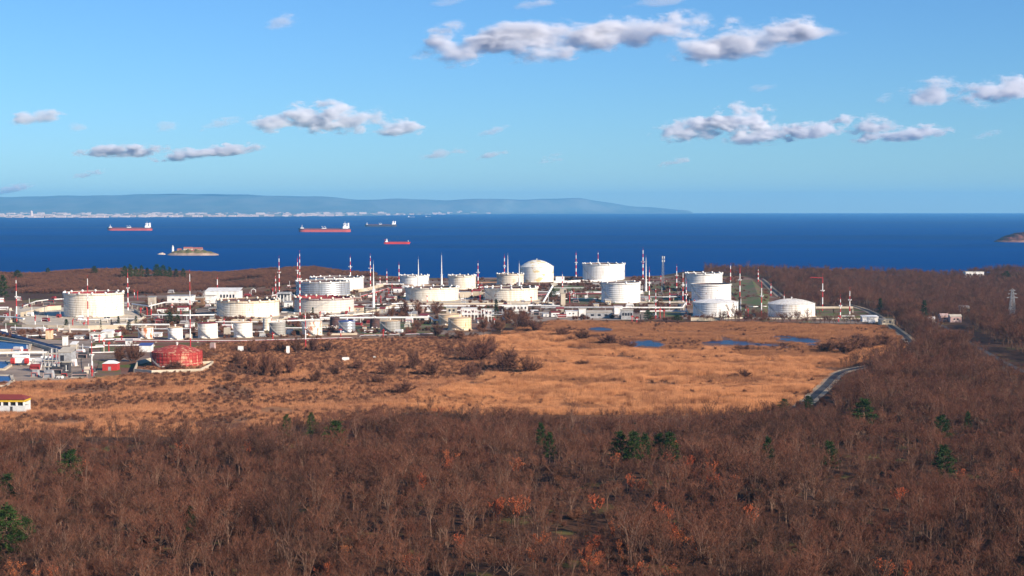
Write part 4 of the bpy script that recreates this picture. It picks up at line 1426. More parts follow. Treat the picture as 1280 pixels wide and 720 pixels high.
# ---------------------------------------------------------------- masts
def mast(px, top, base, label, st=0, r=None, plat=.58, head=1, cat='mast', group='striped masts of the terminal', arm=0, name='striped_mast'):
    p = gnd(px, base)
    k = p.y / FPX
    H = (base - top) * k
    r = r or max(.42, .8 * k)
    o = thing(name, label, cat, p, rnd.uniform(0, 6), group)
    mt = M_ST[st] if isinstance(st, int) else st
    MB().tube([(0, 0, -.5), (0, 0, H * .55), (0, 0, H)], [r, r * .75, r * .45], 8).build('pole', mt, o)
    if plat:
        m = MB(); m.lathe([(r * .6, H * plat - .1), (r * 2.2, H * plat - .1), (r * 2.2, H * plat + .15), (r * .6, H * plat + .15)], 8)
        for i in range(8):
            a = i * math.pi / 4
            m.tube([(r * 2.1 * math.cos(a), r * 2.1 * math.sin(a), H * plat), (r * 2.1 * math.cos(a), r * 2.1 * math.sin(a), H * plat + 1.3)], .09, 3)
        m.build('platform', M_WHITEP, o)
        for i in range(4):
            a = i * math.pi / 2
            MB().box((r * 2.5 * math.cos(a), r * 2.5 * math.sin(a), H * plat + .9), (.8, .8, .7), a).build('floodlight', M_WHITEP, o)
    if head: MB().lathe([(.06, 0), (.06, 2.5), (.3, 2.6), (.3, 3.0), (.05, 3.2)], 6, (0, 0, H - .05)).build('lightning_rod', M_REDP if isinstance(st, int) else M_WHITEP, o)
    if arm:
        o.rotation_euler.z = 0
        MB().tube([(0, 0, H * .97), (-arm * k, 0, H * .99)], .35, 6).build('arm', M_REDP, o)
        for f in (.35, .7, 1.0): MB().box((-arm * k * f, 0, H * .99 - .6), (1.4, .8, .8)).build('floodlight', M_MAROON, o)
    return o


MASTS = [(20.8, 350, 402, 0, 'striped mast at the far left edge before the pale wall'), (110, 348, 406, 0, 'striped mast in front of the big left tank'), (160, 341, 388, 1, 'striped mast just right of the big left tank'),
         (238, 342, 434, 0, 'tall thick striped mast left of the white windowed building'), (271.7, 347, 363, 0, 'short striped mast behind the white windowed building'), (349, 323, 366, 1, 'tall striped mast behind the low cream tank'),
         (344.5, 345, 367, 2, 'short post beside the tall mast behind the low cream tank'), (375, 317, 394, 2, 'very tall striped mast at the left of the maroon-rimmed tank'), (372, 323, 360, 1, 'striped mast paired with the very tall one by the silver tank'),
         (438, 321, 352, 1, 'thin striped mast behind the half hidden white tank'), (463, 320, 358, 1, 'striped mast against the sea left of the tall white needle'), (483.5, 339, 356, 2, 'short thin striped mast right of the tall white needle'),
         (475, 346, 356, 2, 'shortest striped post right of the tall white needle'), (498.7, 330, 352, 1, 'thin striped mast left of the smallish open tank'), (597.5, 329, 358, 1, 'thin striped mast right of the square-patched tank'),
         (630.5, 320, 351, 1, 'striped mast behind the beige tank'), (720, 316, 346, 1, 'striped mast on the shore left of the rear right tank'), (747.5, 316, 347, 0, 'striped mast behind the rear right tank'),
         (803.6, 312, 350, 1, 'tall striped mast right of the rear right tank'), (811.5, 337, 378, 1, 'striped mast beside the tall bright tank'), (837, 360, 383, 2, 'short striped post behind the white pipe'),
         (819.5, 361, 398, 2, 'striped post at the lawn before the white pipe'), (845.7, 333, 361, 1, 'striped mast left of the group of three tanks, rear'), (853.5, 341, 379, 1, 'striped mast touching the left of the three tanks'),
         (857.6, 352, 393, 2, 'thin striped post in front of the left of the three tanks'), (913, 332, 353, 1, 'striped mast right behind the rear of three tanks'), (924.7, 335, 372, 0, 'striped mast with red foot right of the three tanks'),
         (951.7, 352, 397, 0, 'thick striped mast left of the lone domed tank'), (947.6, 337, 352, 2, 'striped post far up the road beyond the lone domed tank'), (963.5, 354, 370, 2, 'striped post half way down the road behind the lone domed tank'),
         (980, 368, 384, 2, 'striped post just behind the lone domed tank'), (1050.3, 372, 398, 2, 'striped post right of the lone domed tank, nearer'), (1062, 363, 393, 1, 'striped mast right of the lone domed tank, farther'),
         (115, 426, 471, 0, 'thick striped pole in the front yard by the basins'), (382, 392, 436, 0, 'striped post in front of the rust-run tank'), (189, 378, 395, 0, 'short red and white post behind the small rust-stained tank'),
         (703, 343, 360, 2, 'short striped post at the white wall'), (590, 357, 372, 2, 'short striped post between the wide pair')]
for (px, tp, bs, st, lb) in MASTS:
    mast(px, tp, bs, 'red and white ' + lb, st, plat=.58 if bs - tp > 25 else 0, head=1)
mast(1028, 346, 389, 'red and white striped mast with a long red arm behind the lone domed tank', 0, arm=15)
for (px, tp, bs, lb) in ((467, 330, 386, 'tall white needle mast right of the maroon-rimmed tank'), (523, 324, 362, 'white needle mast behind the left of the wide pair'), (552, 319, 357, 'tall white needle mast against the sea between two white tanks'),
                         (634.7, 319, 353, 'white needle mast behind the beige tank'), (649, 329, 359, 'white needle mast right of the beige tank'), (807.3, 322, 365, 'white needle mast right of the tall bright tank')):
    p = gnd(px, bs); k = p.y / FPX; H = (bs - tp) * k
    o = thing('needle_mast', lb, 'mast', p, 0, 'white needle masts')
    MB().tube([(0, 0, -.4), (0, 0, H * .35), (0, 0, H * .36), (0, 0, H)], [1.5, 1.2, .85, .22], 10).build('pole', M_WHITEP, o)
    MB().lathe([(2.6, 0), (2.6, .8), (1.4, 1.2)], 8).build('foot', M_CONC, o)
    MB().tube([(0, 0, H), (0, 0, H + 3.5)], .12, 4).build('rod', M_GREYM, o)
    MB().lathe([(1.0, H * .36), (2.0, H * .36), (2.0, H * .36 + .3), (1.0, H * .36 + .3)], 8).build('platform', M_WHITEP, o)


def lattice(o, H, w0, w1, mat, bays=8, t_=.16, name='lattice'):
    m = MB()
    cs = [(-1, -1), (1, -1), (1, 1), (-1, 1)]
    def P(i, c): w = (w0 + (w1 - w0) * i / bays) / 2; return (c[0] * w, c[1] * w, H * i / bays)
    for c in cs: m.tube([P(0, c), P(bays, c)], t_, 4)
    for i in range(bays):
        for a, b in zip(cs, cs[1:] + cs[:1]):
            m.tube([P(i, a), P(i + 1, b)], t_ * .6, 3, False); m.tube([P(i, b), P(i + 1, a)], t_ * .6, 3, False); m.tube([P(i + 1, a), P(i + 1, b)], t_ * .6, 3, False)
    return m.build(name, mat, o)


p = gnd(828.5, 363); k = p.y / FPX; H = 43 * k
o = thing('radio_mast', 'grey lattice radio mast with panel antennas at the shore, right of the needle mast', 'mast', p)
lattice(o, H, 3.2, 1.6, M_GREYM, 10)
for a in range(3):
    for zz_ in (.96, .86):
        MB().box((1.9 * math.cos(a * 2.1), 1.9 * math.sin(a * 2.1), H * zz_), (.7, .7, 3.0), a * 2.1).build('antenna', M_WHITEP, o)
p = gnd(1265, 398); k = p.y / FPX; H = 36 * k
o = thing('power_pylon', 'grey lattice power pylon in the woods at the right edge', 'pylon', p)
lattice(o, H, 6.5, 1.4, M_GREYM, 8, .22)
for f in (.72, .85, .97):
    m = MB(); m.tube([(-4.5 * (1.25 - f) * 2.2, 0, H * f), (4.5 * (1.25 - f) * 2.2, 0, H * f)], .25, 4); m.tube([(-4.5 * (1.25 - f) * 2.2, 0, H * f), (0, 0, H * f + 1.8), (4.5 * (1.25 - f) * 2.2, 0, H * f)], .15, 4); m.build('cross_arm', M_GREYM, o)


# ---------------------------------------------------------------- pipes
def pipes(pts, h, r, mat, label, n=1, sp=9.0, rows=1, gap=1.5, name='pipe_rack', sup=None):
    P = [gnd(*p) for p in pts]
    o = thing(name, label, 'pipe', P[0])
    b_ = P[0].copy()
    L = [q - b_ for q in P]
    for j in range(n):
        off = (j - (n - 1) / 2) * gap
        mm = mat if not isinstance(mat, list) else mat[j % len(mat)]
        MB().tube([(q.x, q.y + off, q.z + h + (0.0 if j % 2 == 0 else .25)) for q in L], r * (1 if j % 2 == 0 else .75), 8).build('pipe', mm, o)
    tot = 0; m = None
    for a, b in zip(L[:-1], L[1:]):
        d = (b - a).length; k_ = max(1, int(d / sp))
        for i in range(k_ + 1):
            q = a.lerp(b, i / k_)
            m = MB()
            wy = (n * gap) / 2 + .5
            if h > 1.6:
                m.bx(q.x - .2, q.x + .2, q.y - wy, q.y - wy + .35, q.z - .3, q.z + h - r)
                m.bx(q.x - .2, q.x + .2, q.y + wy - .35, q.y + wy, q.z - .3, q.z + h - r)
                m.bx(q.x - .25, q.x + .25, q.y - wy - .2, q.y + wy + .2, q.z + h - r - .3, q.z + h - r + .004)
            else:
                m.bx(q.x - .4, q.x + .4, q.y - wy, q.y + wy, q.z - .3, q.z + h - r + .01)
            m.build('support', sup or M_CONC, o)
    return o


W3 = [M_WHITEP, M_GREYM, M_PIPEP]
PIPES = [([(142, 411), (212, 411)], 3.6, .75, M_WHITEP, 'elevated white pipe before the small rust-stained tank', 1), ([(400, 403), (538, 402), (543, 406), (548, 406)], 4.0, .8, W3, 'long elevated white pipes behind the small grey tank', 2),
         ([(143, 428), (300, 428), (440, 424)], 1.0, .35, [M_MAROON, M_WHITEP], 'low maroon pipes along the foot of the front row', 2), ([(14, 412), (60, 414), (112, 414.5)], 1.6, .7, M_WHITEP, 'white pipes before the pale left wall', 2),
         ([(165, 386), (186, 389), (206, 384), (240, 384)], 5.0, .6, M_WHITEP, 'elevated white pipes left of the low white building', 2), ([(495, 384), (600, 384), (690, 382.5)], 1.4, .8, [M_WHITEP, M_PIPEP, M_GREYM], 'bundle of pipes before the wide middle pair', 4),
         ([(676, 388), (735, 388), (778, 388)], 3.0, .7, [M_GREYM, M_WHITEP, M_PIPEP], 'grey pipe rack behind the white sheds', 4), ([(770, 389), (853, 389), (858, 381)], 3.6, .75, M_WHITEP, 'long white pipe before the lawn right of the sheds', 1),
         ([(600, 394), (680, 394)], 2.4, .6, [M_GREYM, M_DARKM], 'dark pipes right of the switchyard', 2), ([(1019, 391), (1042, 391), (1066, 391)], 5.0, 1.3, M_BUND, 'thick beige pipe right of the lone domed tank', 1),
         ([(0, 401), (18, 402), (30, 404)], 4.0, .6, M_WHITEP, 'white pipes at the left edge below the hill', 3), ([(270, 405), (330, 405), (420, 401)], 2.0, .55, W3, 'white pipes behind the small white tanks', 3),
         ([(418, 383), (462, 383), (505, 381)], 1.6, .6, W3, 'white pipes right of the maroon-rimmed tank', 3), ([(120, 434), (150, 434), (192, 433)], 1.4, .45, W3, 'pipes in front of the small rust-stained tank', 3),
         ([(115, 448), (150, 447)], 4, .35, M_WHITEP, 'thin elevated white pipe over the lawn by the striped pole', 1), ([(440, 375), (465, 368), (485, 362)], 1.4, .6, [M_REDP, M_WHITEP], 'red and white pipes climbing towards the sea', 3),
         ([(640, 372), (700, 368), (752, 368)], 1.2, .6, [M_MAROON, M_WHITEP], 'maroon and white pipes left of the tall bright tank', 3), ([(800, 379), (858, 379)], 1.0, .6, [M_BUND, M_WHITEP], 'beige pipes beside the tall bright tank', 2),
         ([(690, 361), (752, 361)], 1.2, .45, M_WHITEP, 'thin white pipe across the lawn behind the beige tower', 1), ([(800, 352), (850, 351), (905, 350)], 1.6, .6, [M_MAROON, M_BUND], 'rusty pipes along the shore', 2),
         ([(470, 358), (505, 358)], 3.0, .6, M_WHITEP, 'white pipes left of the smallish open tank', 2), ([(180, 398), (240, 398), (270, 396)], 2.2, .5, [M_DARKM, M_WHITEP], 'dark pipes left of the low cream tank', 2),
         ([(450, 421), (548, 418)], 1.0, .4, [M_GREYM, M_MAROON], 'low pipes at the foot of the small grey tank', 2), ([(30, 386), (45, 380), (60, 378), (80, 377)], 3.0, .55, M_WHITEP, 'white pipe climbing behind the big left tank', 1),
         ([(926, 372), (926, 392)], 1.2, .3, M_WHITEP, 'thin white pipe right of the front tank of three', 1), ([(1052, 399), (1068, 399)], 3, .35, M_WHITEP, 'white pipe bridge beside the nearer striped post', 1),
         ([(300, 387), (262, 386), (245, 388)], 1.4, .4, M_DARKM, 'dark pipe under the white windowed building', 1), ([(355, 398), (420, 396), (470, 393)], 1.2, .45, W3, 'pipes at the foot of the maroon-rimmed tank', 2)]
PL = ['behind the first two small tanks', 'left of the fourth small tank', 'behind the fifth small tank', 'left of the low cream tank', 'at the left foot of the maroon-rimmed tank', 'below the white needle', 'through the shrubs by the huts', 'behind the orange tanks', 'right of the switchyard', 'right of the half hidden white tank', 'between the wide pair', 'behind the right of the wide pair', 'left of the tall bright tank, upper', 'left of the tall bright tank, lower', 'on the lawn before the long white pipe', 'right of the tall bright tank', 'across the wide lawn', 'before the big far left tank', 'on the earth slope', 'behind the striped pole', 'right of the pump house', 'left of the windowed building', 'behind the pillared pavilion']
gp = random.Random(9)
for i, (y_, xa_, xb_) in enumerate([(413, 150, 245), (416, 270, 330), (411, 330, 420), (399, 190, 268), (392, 352, 368), (386, 455, 505), (390, 520, 580), (397, 560, 640), (388, 630, 700), (366, 455, 500), (368, 574, 606), (360, 596, 622), (366, 672, 752), (375, 690, 750), (393, 800, 860), (376, 800, 856), (384, 925, 958), (403, 100, 178), (421, 10, 70), (427, 118, 175), (441, 95, 130), (381, 240, 262), (373, 340, 368)]):
    PIPES.append(([(xa_, y_ + gp.uniform(-1, 1)), ((xa_ + xb_) / 2, y_ + gp.uniform(-1, 1)), (xb_, y_ + gp.uniform(-1, 1))], gp.choice([1.0, 1.4, 3.0, 4.2]), gp.uniform(.35, .65), gp.choice([M_WHITEP, W3, [M_WHITEP, M_MAROON], [M_GREYM, M_WHITEP]]), 'pipe run ' + PL[i], gp.choice([1, 2, 3])))
for a in PIPES:
    pipes(a[0], a[1], a[2], a[3], a[4], a[5], sp=12 if a[1] > 1.6 else 16)


# ---------------------------------------------------------------- small red gear: fire monitors, valves
def monitor(px, base, h, label, kind=0):
    p = gnd(px, base); k = p.y / FPX; H = h * k
    o = thing('fire_monitor', label, 'fire monitor', p, rnd.uniform(0, 6), 'red fire monitors among the pipes')
    MB().tube([(0, 0, -.3), (0, 0, H * .8)], [.45, .4], 6).build('post', M_REDP if kind == 0 else M_ST[2], o)
    MB().tube([(-1.2, 0, H * .8), (1.2, 0, H * .8)], .5, 6).build('valve', M_REDP, o)
    MB().tube([(0, 0, H * .8), (0, -.6, H)], .35, 6).build('nozzle', M_REDP, o)
    MB().lathe([(1.1, -.2), (1.1, .4), (.5, .5)], 8).build('flange', M_MAROON, o)


SHORT = ['big far left tank', 'low cream tank', 'maroon-rimmed tank', 'silver tank', 'half hidden white tank', 'smallish open tank', 'left of the wide pair', 'square-patched tank', 'right of the wide pair', 'beige rusty-patch tank', 'tall domed tank', 'rear right white tank', 'tall bright tank', 'rear tank of the three', 'middle tank of the three', 'front tank of the three', 'lone domed tank', 'first small tank', 'second small tank', 'third small tank', 'fourth small tank', 'fifth small tank', 'sixth small tank', 'seventh small tank', 'eighth small tank', 'rear orange tank', 'front orange tank', 'half hidden cream tank', 'dark tank by the silver one', 'dark tank by the grey one', 'rusty red tank']
MON = {}
for i, (px, bs, h) in enumerate([(44, 410, 16), (91, 412, 14), (105, 412, 10), (130, 436, 12), (136, 440, 14), (124, 428, 10), (118, 420, 8), (128, 421, 8), (152, 427, 8), (280, 406, 8), (313, 408, 10), (341, 425, 10), (339, 402, 9), (381, 402, 8),
                                 (437, 393, 10), (426, 421, 11), (479, 421, 10), (476, 379, 10), (470, 373, 9), (486, 369, 8), (490, 361, 7), (534, 378, 9), (600, 378, 10), (599, 365, 8), (618, 409, 12), (640, 398, 10), (664, 379, 9), (648, 388, 8), (667, 371, 10), (712, 379, 14), (717, 374, 12),
                                 (825, 398, 14), (830, 398, 12), (826, 352, 8), (830, 362, 12), (935, 397, 12), (932, 393, 10), (910, 398, 9), (868, 382, 8), (1048, 402, 8), (722, 350, 8), (790, 402, 8), (796, 404, 8), (312, 462, 16), (345, 372, 12), (341, 371, 12), (400, 397, 8), (172, 375, 12), (168, 372, 10), (176, 394, 10), (184, 396, 12), (215, 388, 8), (226, 396, 9)]):
    q = gnd(px, bs)
    j = min(range(len(TANKS)), key=lambda n_: math.hypot(TANKS[n_][0] - q.x, TANKS[n_][1] - q.y) - TANKS[n_][2])
    side = 'left of' if q.x < TANKS[j][0] - TANKS[j][2] * .6 else ('right of' if q.x > TANKS[j][0] + TANKS[j][2] * .6 else ('before' if q.y < TANKS[j][1] else 'behind'))
    MON.setdefault((side, j), []).append((px, bs, h, i))
for (side, j), L_m in MON.items():
    L_m.sort()
    for n_, (px, bs, h, i) in enumerate(L_m):
        monitor(px, bs, h, ('' if len(L_m) == 1 else ORD[n_] + ' ') + 'red fire monitor ' + side + ' the ' + SHORT[j], i % 3 == 0)





# ---------------------------------------------------------------- buildings
def building(px0, px1, top, base, depth, label, wallm, roofm, roof='flat', win=None, door=0, rz=0.0, cat='building', name='building', eave=.4):
    p, w, h, k = box3(px0, px1, top, base)
    o = thing(name, label, cat, (p.x, p.y + depth / 2, p.z), rz)
    rh = {'flat': .5, 'gable': h * .28, 'shed': h * .2, 'hip': h * .28}[roof]
    hw = h - rh
    MB().bx(-w / 2, w / 2, -depth / 2, depth / 2, -.5, hw).build('wall', wallm, o)
    rm = MB()
    e = eave
    x0, x1, y0_, y1_ = -w / 2 - e, w / 2 + e, -depth / 2 - e, depth / 2 + e
    if roof == 'flat':
        rm.bx(x0, x1, y0_, y1_, hw + .003, hw + rh)
    elif roof == 'shed':
        rm.add([(x0, y0_, hw), (x1, y0_, hw), (x1, y1_, hw + rh), (x0, y1_, hw + rh), (x0, y0_, hw + .3), (x1, y0_, hw + .3), (x1, y1_, hw + rh + .3), (x0, y1_, hw + rh + .3)], [(3, 2, 1, 0), (4, 5, 6, 7), (0, 1, 5, 4), (1, 2, 6, 5), (2, 3, 7, 6), (3, 0, 4, 7)])
    elif roof == 'gable':
        rm.add([(x0, y0_, hw), (x1, y0_, hw), (x1, y1_, hw), (x0, y1_, hw), (x0, 0, hw + rh), (x1, 0, hw + rh)], [(3, 2, 1, 0), (0, 1, 5, 4), (2, 3, 4, 5), (0, 4, 3), (1, 2, 5)])
    else:
        i_ = min(w, depth) * .4
        rm.add([(x0, y0_, hw), (x1, y0_, hw), (x1, y1_, hw), (x0, y1_, hw), (x0 + i_, 0, hw + rh), (x1 - i_, 0, hw + rh)], [(3, 2, 1, 0), (0, 1, 5, 4), (2, 3, 4, 5), (0, 4, 3), (1, 2, 5)])
    rm.build('roof', roofm, o)
    if win:
        n, f0, f1, wf, hf = win
        for i in range(n):
            cx = -w / 2 + w * (f0 + (f1 - f0) * (i + .5) / n)
            ww = w * wf; hh = hw * hf; cz = hw * .55
            g = MB().bx(cx - ww / 2, cx + ww / 2, -depth / 2 - .05, -depth / 2 + .05, cz - hh / 2, cz + hh / 2).build('window', M_GLASS, o)
            fr = MB(); fr.bx(cx - ww / 2 - .15, cx + ww / 2 + .15, -depth / 2 - .14, -depth / 2 - .003, cz - hh / 2 - .25, cz - hh / 2); fr.build('sill', M_WHITEP, g)
    if door:
        dx = -w / 2 + w * door
        dr = MB().bx(dx - .9, dx + .9, -depth / 2 - .06, -depth / 2 + .05, -.1, min(2.6, hw * .8)).build('door', M_GREYM, o)
        MB().bx(dx + .55, dx + .75, -depth / 2 - .16, -depth / 2 - .062, 1.0, 1.2).build('handle', M_DARKM, dr)
    return o, w, h, hw


building(256.5, 299, 361, 377.5, 22, 'long white windowed building behind the low cream tank', M_WHITEP, M_WHITEP, 'shed', (5, .42, .88, .055, .32))
building(255.5, 268, 369.5, 379, 14, 'white annex at the left end of the windowed building', M_WHITEP, M_CONC, 'flat')
building(209, 240, 369.5, 379, 20, 'low plain white building left of the windowed one', M_WHITEP, M_GREYM, 'flat', (3, .1, .9, .1, .2), .5)
building(185, 193, 371, 381, 10, 'small grey block left of the low white building', M_CONC, M_GREYM, 'flat', None, .5)
building(244, 254, 372, 381, 12, 'small brown shed beside the white annex', M_EARTH, M_CONC, 'flat', (1, .3, .7, .3, .3))
building(128, 146, 451, 463.5, 8, 'white cabin with red skirt on the lawn by the striped pole', M_REDP, M_WHITEP, 'hip', None, .5, eave=.3, name='cabin')
building(707, 722, 388.5, 395.5, 10, 'white shed at the marsh edge, longer of two', M_WHITEP, M_WHITEP, 'flat', (2, .2, .8, .12, .25), name='shed', cat='shed')
building(723.5, 732.5, 385.5, 395.5, 8, 'taller white shed beside the longer one', M_WHITEP, M_CONC, 'flat', None, .4, name='shed', cat='shed')
building(768, 778, 383, 393, 10, 'white shed behind the grey frame building', M_WHITEP, M_WHITEP, 'flat', name='shed', cat='shed')
building(733, 765, 389, 398, 10, 'grey low shed with sloping roof right of the white sheds', M_GREYM, M_CONC, 'shed', (3, .1, .9, .12, .4), name='shed', cat='shed')
building(776.5, 791.5, 387, 399.5, 10, 'grey frame building with dark openings at the marsh edge', M_GREYM, M_CONC, 'flat', (4, .05, .95, .17, .32))
building(628, 640, 392, 402, 10, 'small white building with slanting roof by the switchyard', M_WHITEP, M_CONC, 'shed', (1, .45, .95, .4, .35))
building(604, 618, 386, 396, 9, 'white control house of the switchyard', M_WHITEP, M_CONC, 'flat', (2, .1, .9, .2, .3))
building(577, 596, 385, 394, 9, 'white relay house behind the switchyard frames', M_WHITEP, M_WHITEP, 'flat', (3, .1, .9, .14, .3))
building(511, 520, 383, 391, 8, 'white hut among the shrubs, left', M_WHITEP, M_CONC, 'flat', (1, .3, .7, .3, .3))
building(524, 530, 384, 390.5, 8, 'pinkish hut among the shrubs, right', M_PIPEP, M_CONC, 'gable')
building(558, 571, 384, 392, 9, 'grey hut left of the switchyard', M_CONC, M_GREYM, 'flat', (2, .1, .9, .2, .4))
building(640, 660, 380, 390, 10, 'long white shed behind the dark pipes', M_WHITEP, M_CONC, 'flat', (4, .05, .95, .1, .3), name='shed', cat='shed')
building(112, 127, 416, 424, 9, 'white hut behind the striped pole', M_WHITEP, M_CONC, 'flat', (1, .3, .7, .3, .3), .2)
building(127, 140, 413, 422, 9, 'white pump house behind the red valves', M_WHITEP, M_WHITEP, 'shed', None, .5)
building(78, 83, 420, 432, 5, 'narrow white cabinet on the yard road', M_WHITEP, M_CONC, 'flat', name='cabinet', cat='cabinet')
building(57, 64, 412, 424, 6, 'orange tower crate on the earth slope', P_RUSTO, M_REDP, 'flat', name='equipment_tower', cat='tower')
building(174, 189, 430, 440, 7, 'small white and blue hut behind the bare bush', M_WHITEP, M_BLUE, 'shed')
building(1207, 1230, 339.5, 347.5, 14, 'long white house on the coast at the right', M_WHITEP, M_CONC, 'flat', (6, .05, .95, .08, .25))
building(1078, 1098, 395, 402, 9, 'white roofed shed by the road bend', M_WHITEP, M_WHITEP, 'shed', None, 0, name='shed', cat='shed')
building(1100, 1118, 399, 406, 8, 'low yellowish building by the road bend', M_BUND, M_BUND, 'flat', (2, .1, .9, .15, .3))
building(1176, 1186, 392, 402, 8, 'pink house in the woods, left of two', M_PIPEP, M_PIPEP, 'gable', (1, .3, .7, .2, .3), name='house', cat='house')
building(1188, 1202, 393, 403, 8, 'pink house in the woods, right of two', M_PIPEP, M_CONC, 'gable', (2, .2, .8, .15, .3), name='house', cat='house')
building(1162, 1169, 396, 404, 6, 'small white hut by the dark conifer in the right woods', M_WHITEP, M_WHITEP, 'gable')
building(1200, 1212, 382, 390, 8, 'grey roofed house behind the pink houses', M_CONC, M_GREYM, 'gable', name='house', cat='house')
building(163, 166, 340, 344, 6, 'tiny white hut on the left hill', M_WHITEP, M_WHITEP, 'gable')
building(176, 190, 343.5, 347.5, 8, 'low pale wall house under the pines on the left hill', M_CONC, M_CONC, 'flat')
SHEDL = ['on the earth slope at far left', 'behind the front yard road', 'right of the white hut row', 'beside the bare bush', 'before the low white building, left', 'before the low white building, right', 'left of the second small tank', 'behind the third small tank', 'below the windowed building', 'right of the arched frame', 'left of the pillared pavilion', 'right of the low cream tank', 'left of the sixth small tank', 'right of the sixth small tank', 'right of the seventh small tank', 'behind the seventh small tank', 'right of the maroon-rimmed tank', 'below the white needle, nearer', 'right of the white needle, farther', 'left of the wide pair', 'among the shrubs below the wide pair', 'between the wide pair, right', 'between the wide pair, left', 'below the switchyard', 'right of the slanting roofed building', 'left of the leaning truss', 'left of the longer white shed, outer', 'left of the longer white shed, inner', 'under the beige tower', 'behind the taller white shed', 'left foot of the tall bright tank', 'before the tall bright tank lawn', 'left of the three tanks', 'behind the eighth small tank', 'on the lawn by the long pipes, left', 'on the lawn by the long pipes, right']
gs_ = random.Random(31)
for i, (px, bs) in enumerate([(30, 423), (98, 424), (146, 420), (160, 431), (202, 391), (228, 389), (196, 421), (236, 409), (274, 386), (309, 383), (330, 381), (360, 384), (365, 403), (405, 411), (448, 401), (455, 412), (448, 389), (478, 391), (488, 376), (497, 366), (540, 390), (596, 369), (585, 371), (600, 404), (648, 396), (668, 392), (682, 396), (694, 396), (700, 391), (745, 385), (760, 381), (815, 388), (842, 373), (480, 405), (515, 398), (530, 400)]):
    w_ = gs_.uniform(5, 13); h_ = gs_.uniform(4, 7.5)
    wm, wn_ = gs_.choice([(M_WHITEP, 'white'), (M_WHITEP, 'white'), (M_CONC, 'pale'), (M_GREYM, 'grey'), (M_BUND, 'beige')])
    building(px - w_ / 2, px + w_ / 2, bs - h_, bs, gs_.uniform(5, 9), 'little %s shed %s' % (wn_, SHEDL[i]), wm, gs_.choice([M_CONC, M_GREYM, M_WHITEP, M_MAROON, M_ROOFR]), gs_.choice(['flat', 'shed', 'gable']), (gs_.choice([1, 2]), .15, .85, .14, .3), .5, gs_.uniform(-.2, .2), 'shed', 'shed')
# pillared pavilion behind the low cream tank
p, w, h, k = box3(346, 363, 365, 378)
o = thing('pavilion', 'grey roofed pavilion with white pillars behind the low cream tank', 'pavilion', (p.x, p.y + 6, p.z))
MB().box((0, 0, h - 1.2), (w * 1.1, 14, 1.8), 0, .8).build('roof', M_GREYM, o)
for i in range(5): MB().bx(-w / 2 + w * i / 4 - .5, -w / 2 + w * i / 4 + .5, -5, -4, 0, h - 2.1).build('pillar', M_WHITEP, o)
MB().bx(-w / 2, w / 2, 2, 3, 0, h - 2.1).build('back_wall', M_GREYM, o)
# little gate frame
p, w, h, k = box3(314, 319.5, 361, 369)
o = thing('gate_frame', 'small white arched frame right of the windowed building', 'frame', p)
MB().tube([(-w / 2, 0, 0), (-w / 2, 0, h * .8), (0, 0, h), (w / 2, 0, h * .8), (w / 2, 0, 0)], .5, 6).build('arch', M_WHITEP, o)
MB().box((0, 0, .2), (w * 1.3, 2, .5)).build('base', M_CONC, o)

# corner pavilion, lower left
p, w, h, k = box3(-26, 31, 494, 516)
o = thing('corner_pavilion', 'white pavilion with red roof and yellow beam at the lower left edge', 'pavilion', (p.x, p.y + 5, p.z))
MB().bx(-w / 2, w / 2, -5, 5, -.4, h * .40).build('base_wall', plain('grey_white_wall', (0.60, 0.60, 0.58), (0.48, 0.47, 0.46), .4), o)
np_ = 7
for i in range(np_):
    x_ = -w / 2 + .4 + (w - .8) * i / (np_ - 1)
    MB().bx(x_ - .42, x_ + .42, -5.05, -4.3, h * .40, h * .66).build('pillar', M_WHITEP, o)
    if i < np_ - 1: MB().bx(x_ + .42, x_ + (w - .8) / (np_ - 1) - .42, -3.9, -3.8, h * .40, h * .66).build('window', M_GLASS, o)
MB().bx(-w / 2 - .1, w / 2 + .1, -5.2, 5.1, h * .62, h * .76).build('beam', M_YEL, o)
rf = MB(); rf.add([(-w / 2 - .6, -5.8, h * .763), (w / 2 + .6, -5.8, h * .763), (w / 2 + .6, 5.8, h * .763), (-w / 2 - .6, 5.8, h * .763), (-w / 2 + 3, 0, h), (w / 2 - 3, 0, h)], [(3, 2, 1, 0), (0, 1, 5, 4), (2, 3, 4, 5), (0, 4, 3), (1, 2, 5)])
rf.build('roof', M_ROOFR, o)
MB().bx(w * .18, w * .18 + 1.3, -5.06, -4.95, 0, h * .36).build('door', M_DARKM, o)
MB().bx(-w / 2, w / 2, 4, 4.8, h * .4, h * .66).build('back_wall', M_WHITEP, o)

# switchyard: portal frames with insulators
for i in range(9):
    px = 578 + i * 4.3; bs = 400 + (i % 3) * 1.2
    p = gnd(px, bs); k = p.y / FPX
    o = thing('switchyard_frame', 'white steel portal frame of the switchyard, number %s from the west end' % ['one', 'two', 'three', 'four', 'five', 'six', 'seven', 'eight', 'nine'][i], 'frame', p, 0, 'portal frames of the switchyard')
    H = 10.5; W = 2.6
    for s_ in (-1, 1):
        MB().bx(s_ * W / 2 - .22, s_ * W / 2 + .22, -.22, .22, -.3, H).build('post', M_WHITEP, o)
        MB().lathe([(.25, 0), (.45, .3), (.25, .6), (.45, .9), (.25, 1.2), (.2, 1.8)], 6, (s_ * W * .3, 0, H - 2.6)).build('insulator', M_MAROON, o)
    MB().bx(-W / 2 - .5, W / 2 + .5, -.3, .3, H - .8, H - .2).build('beam', M_WHITEP, o)
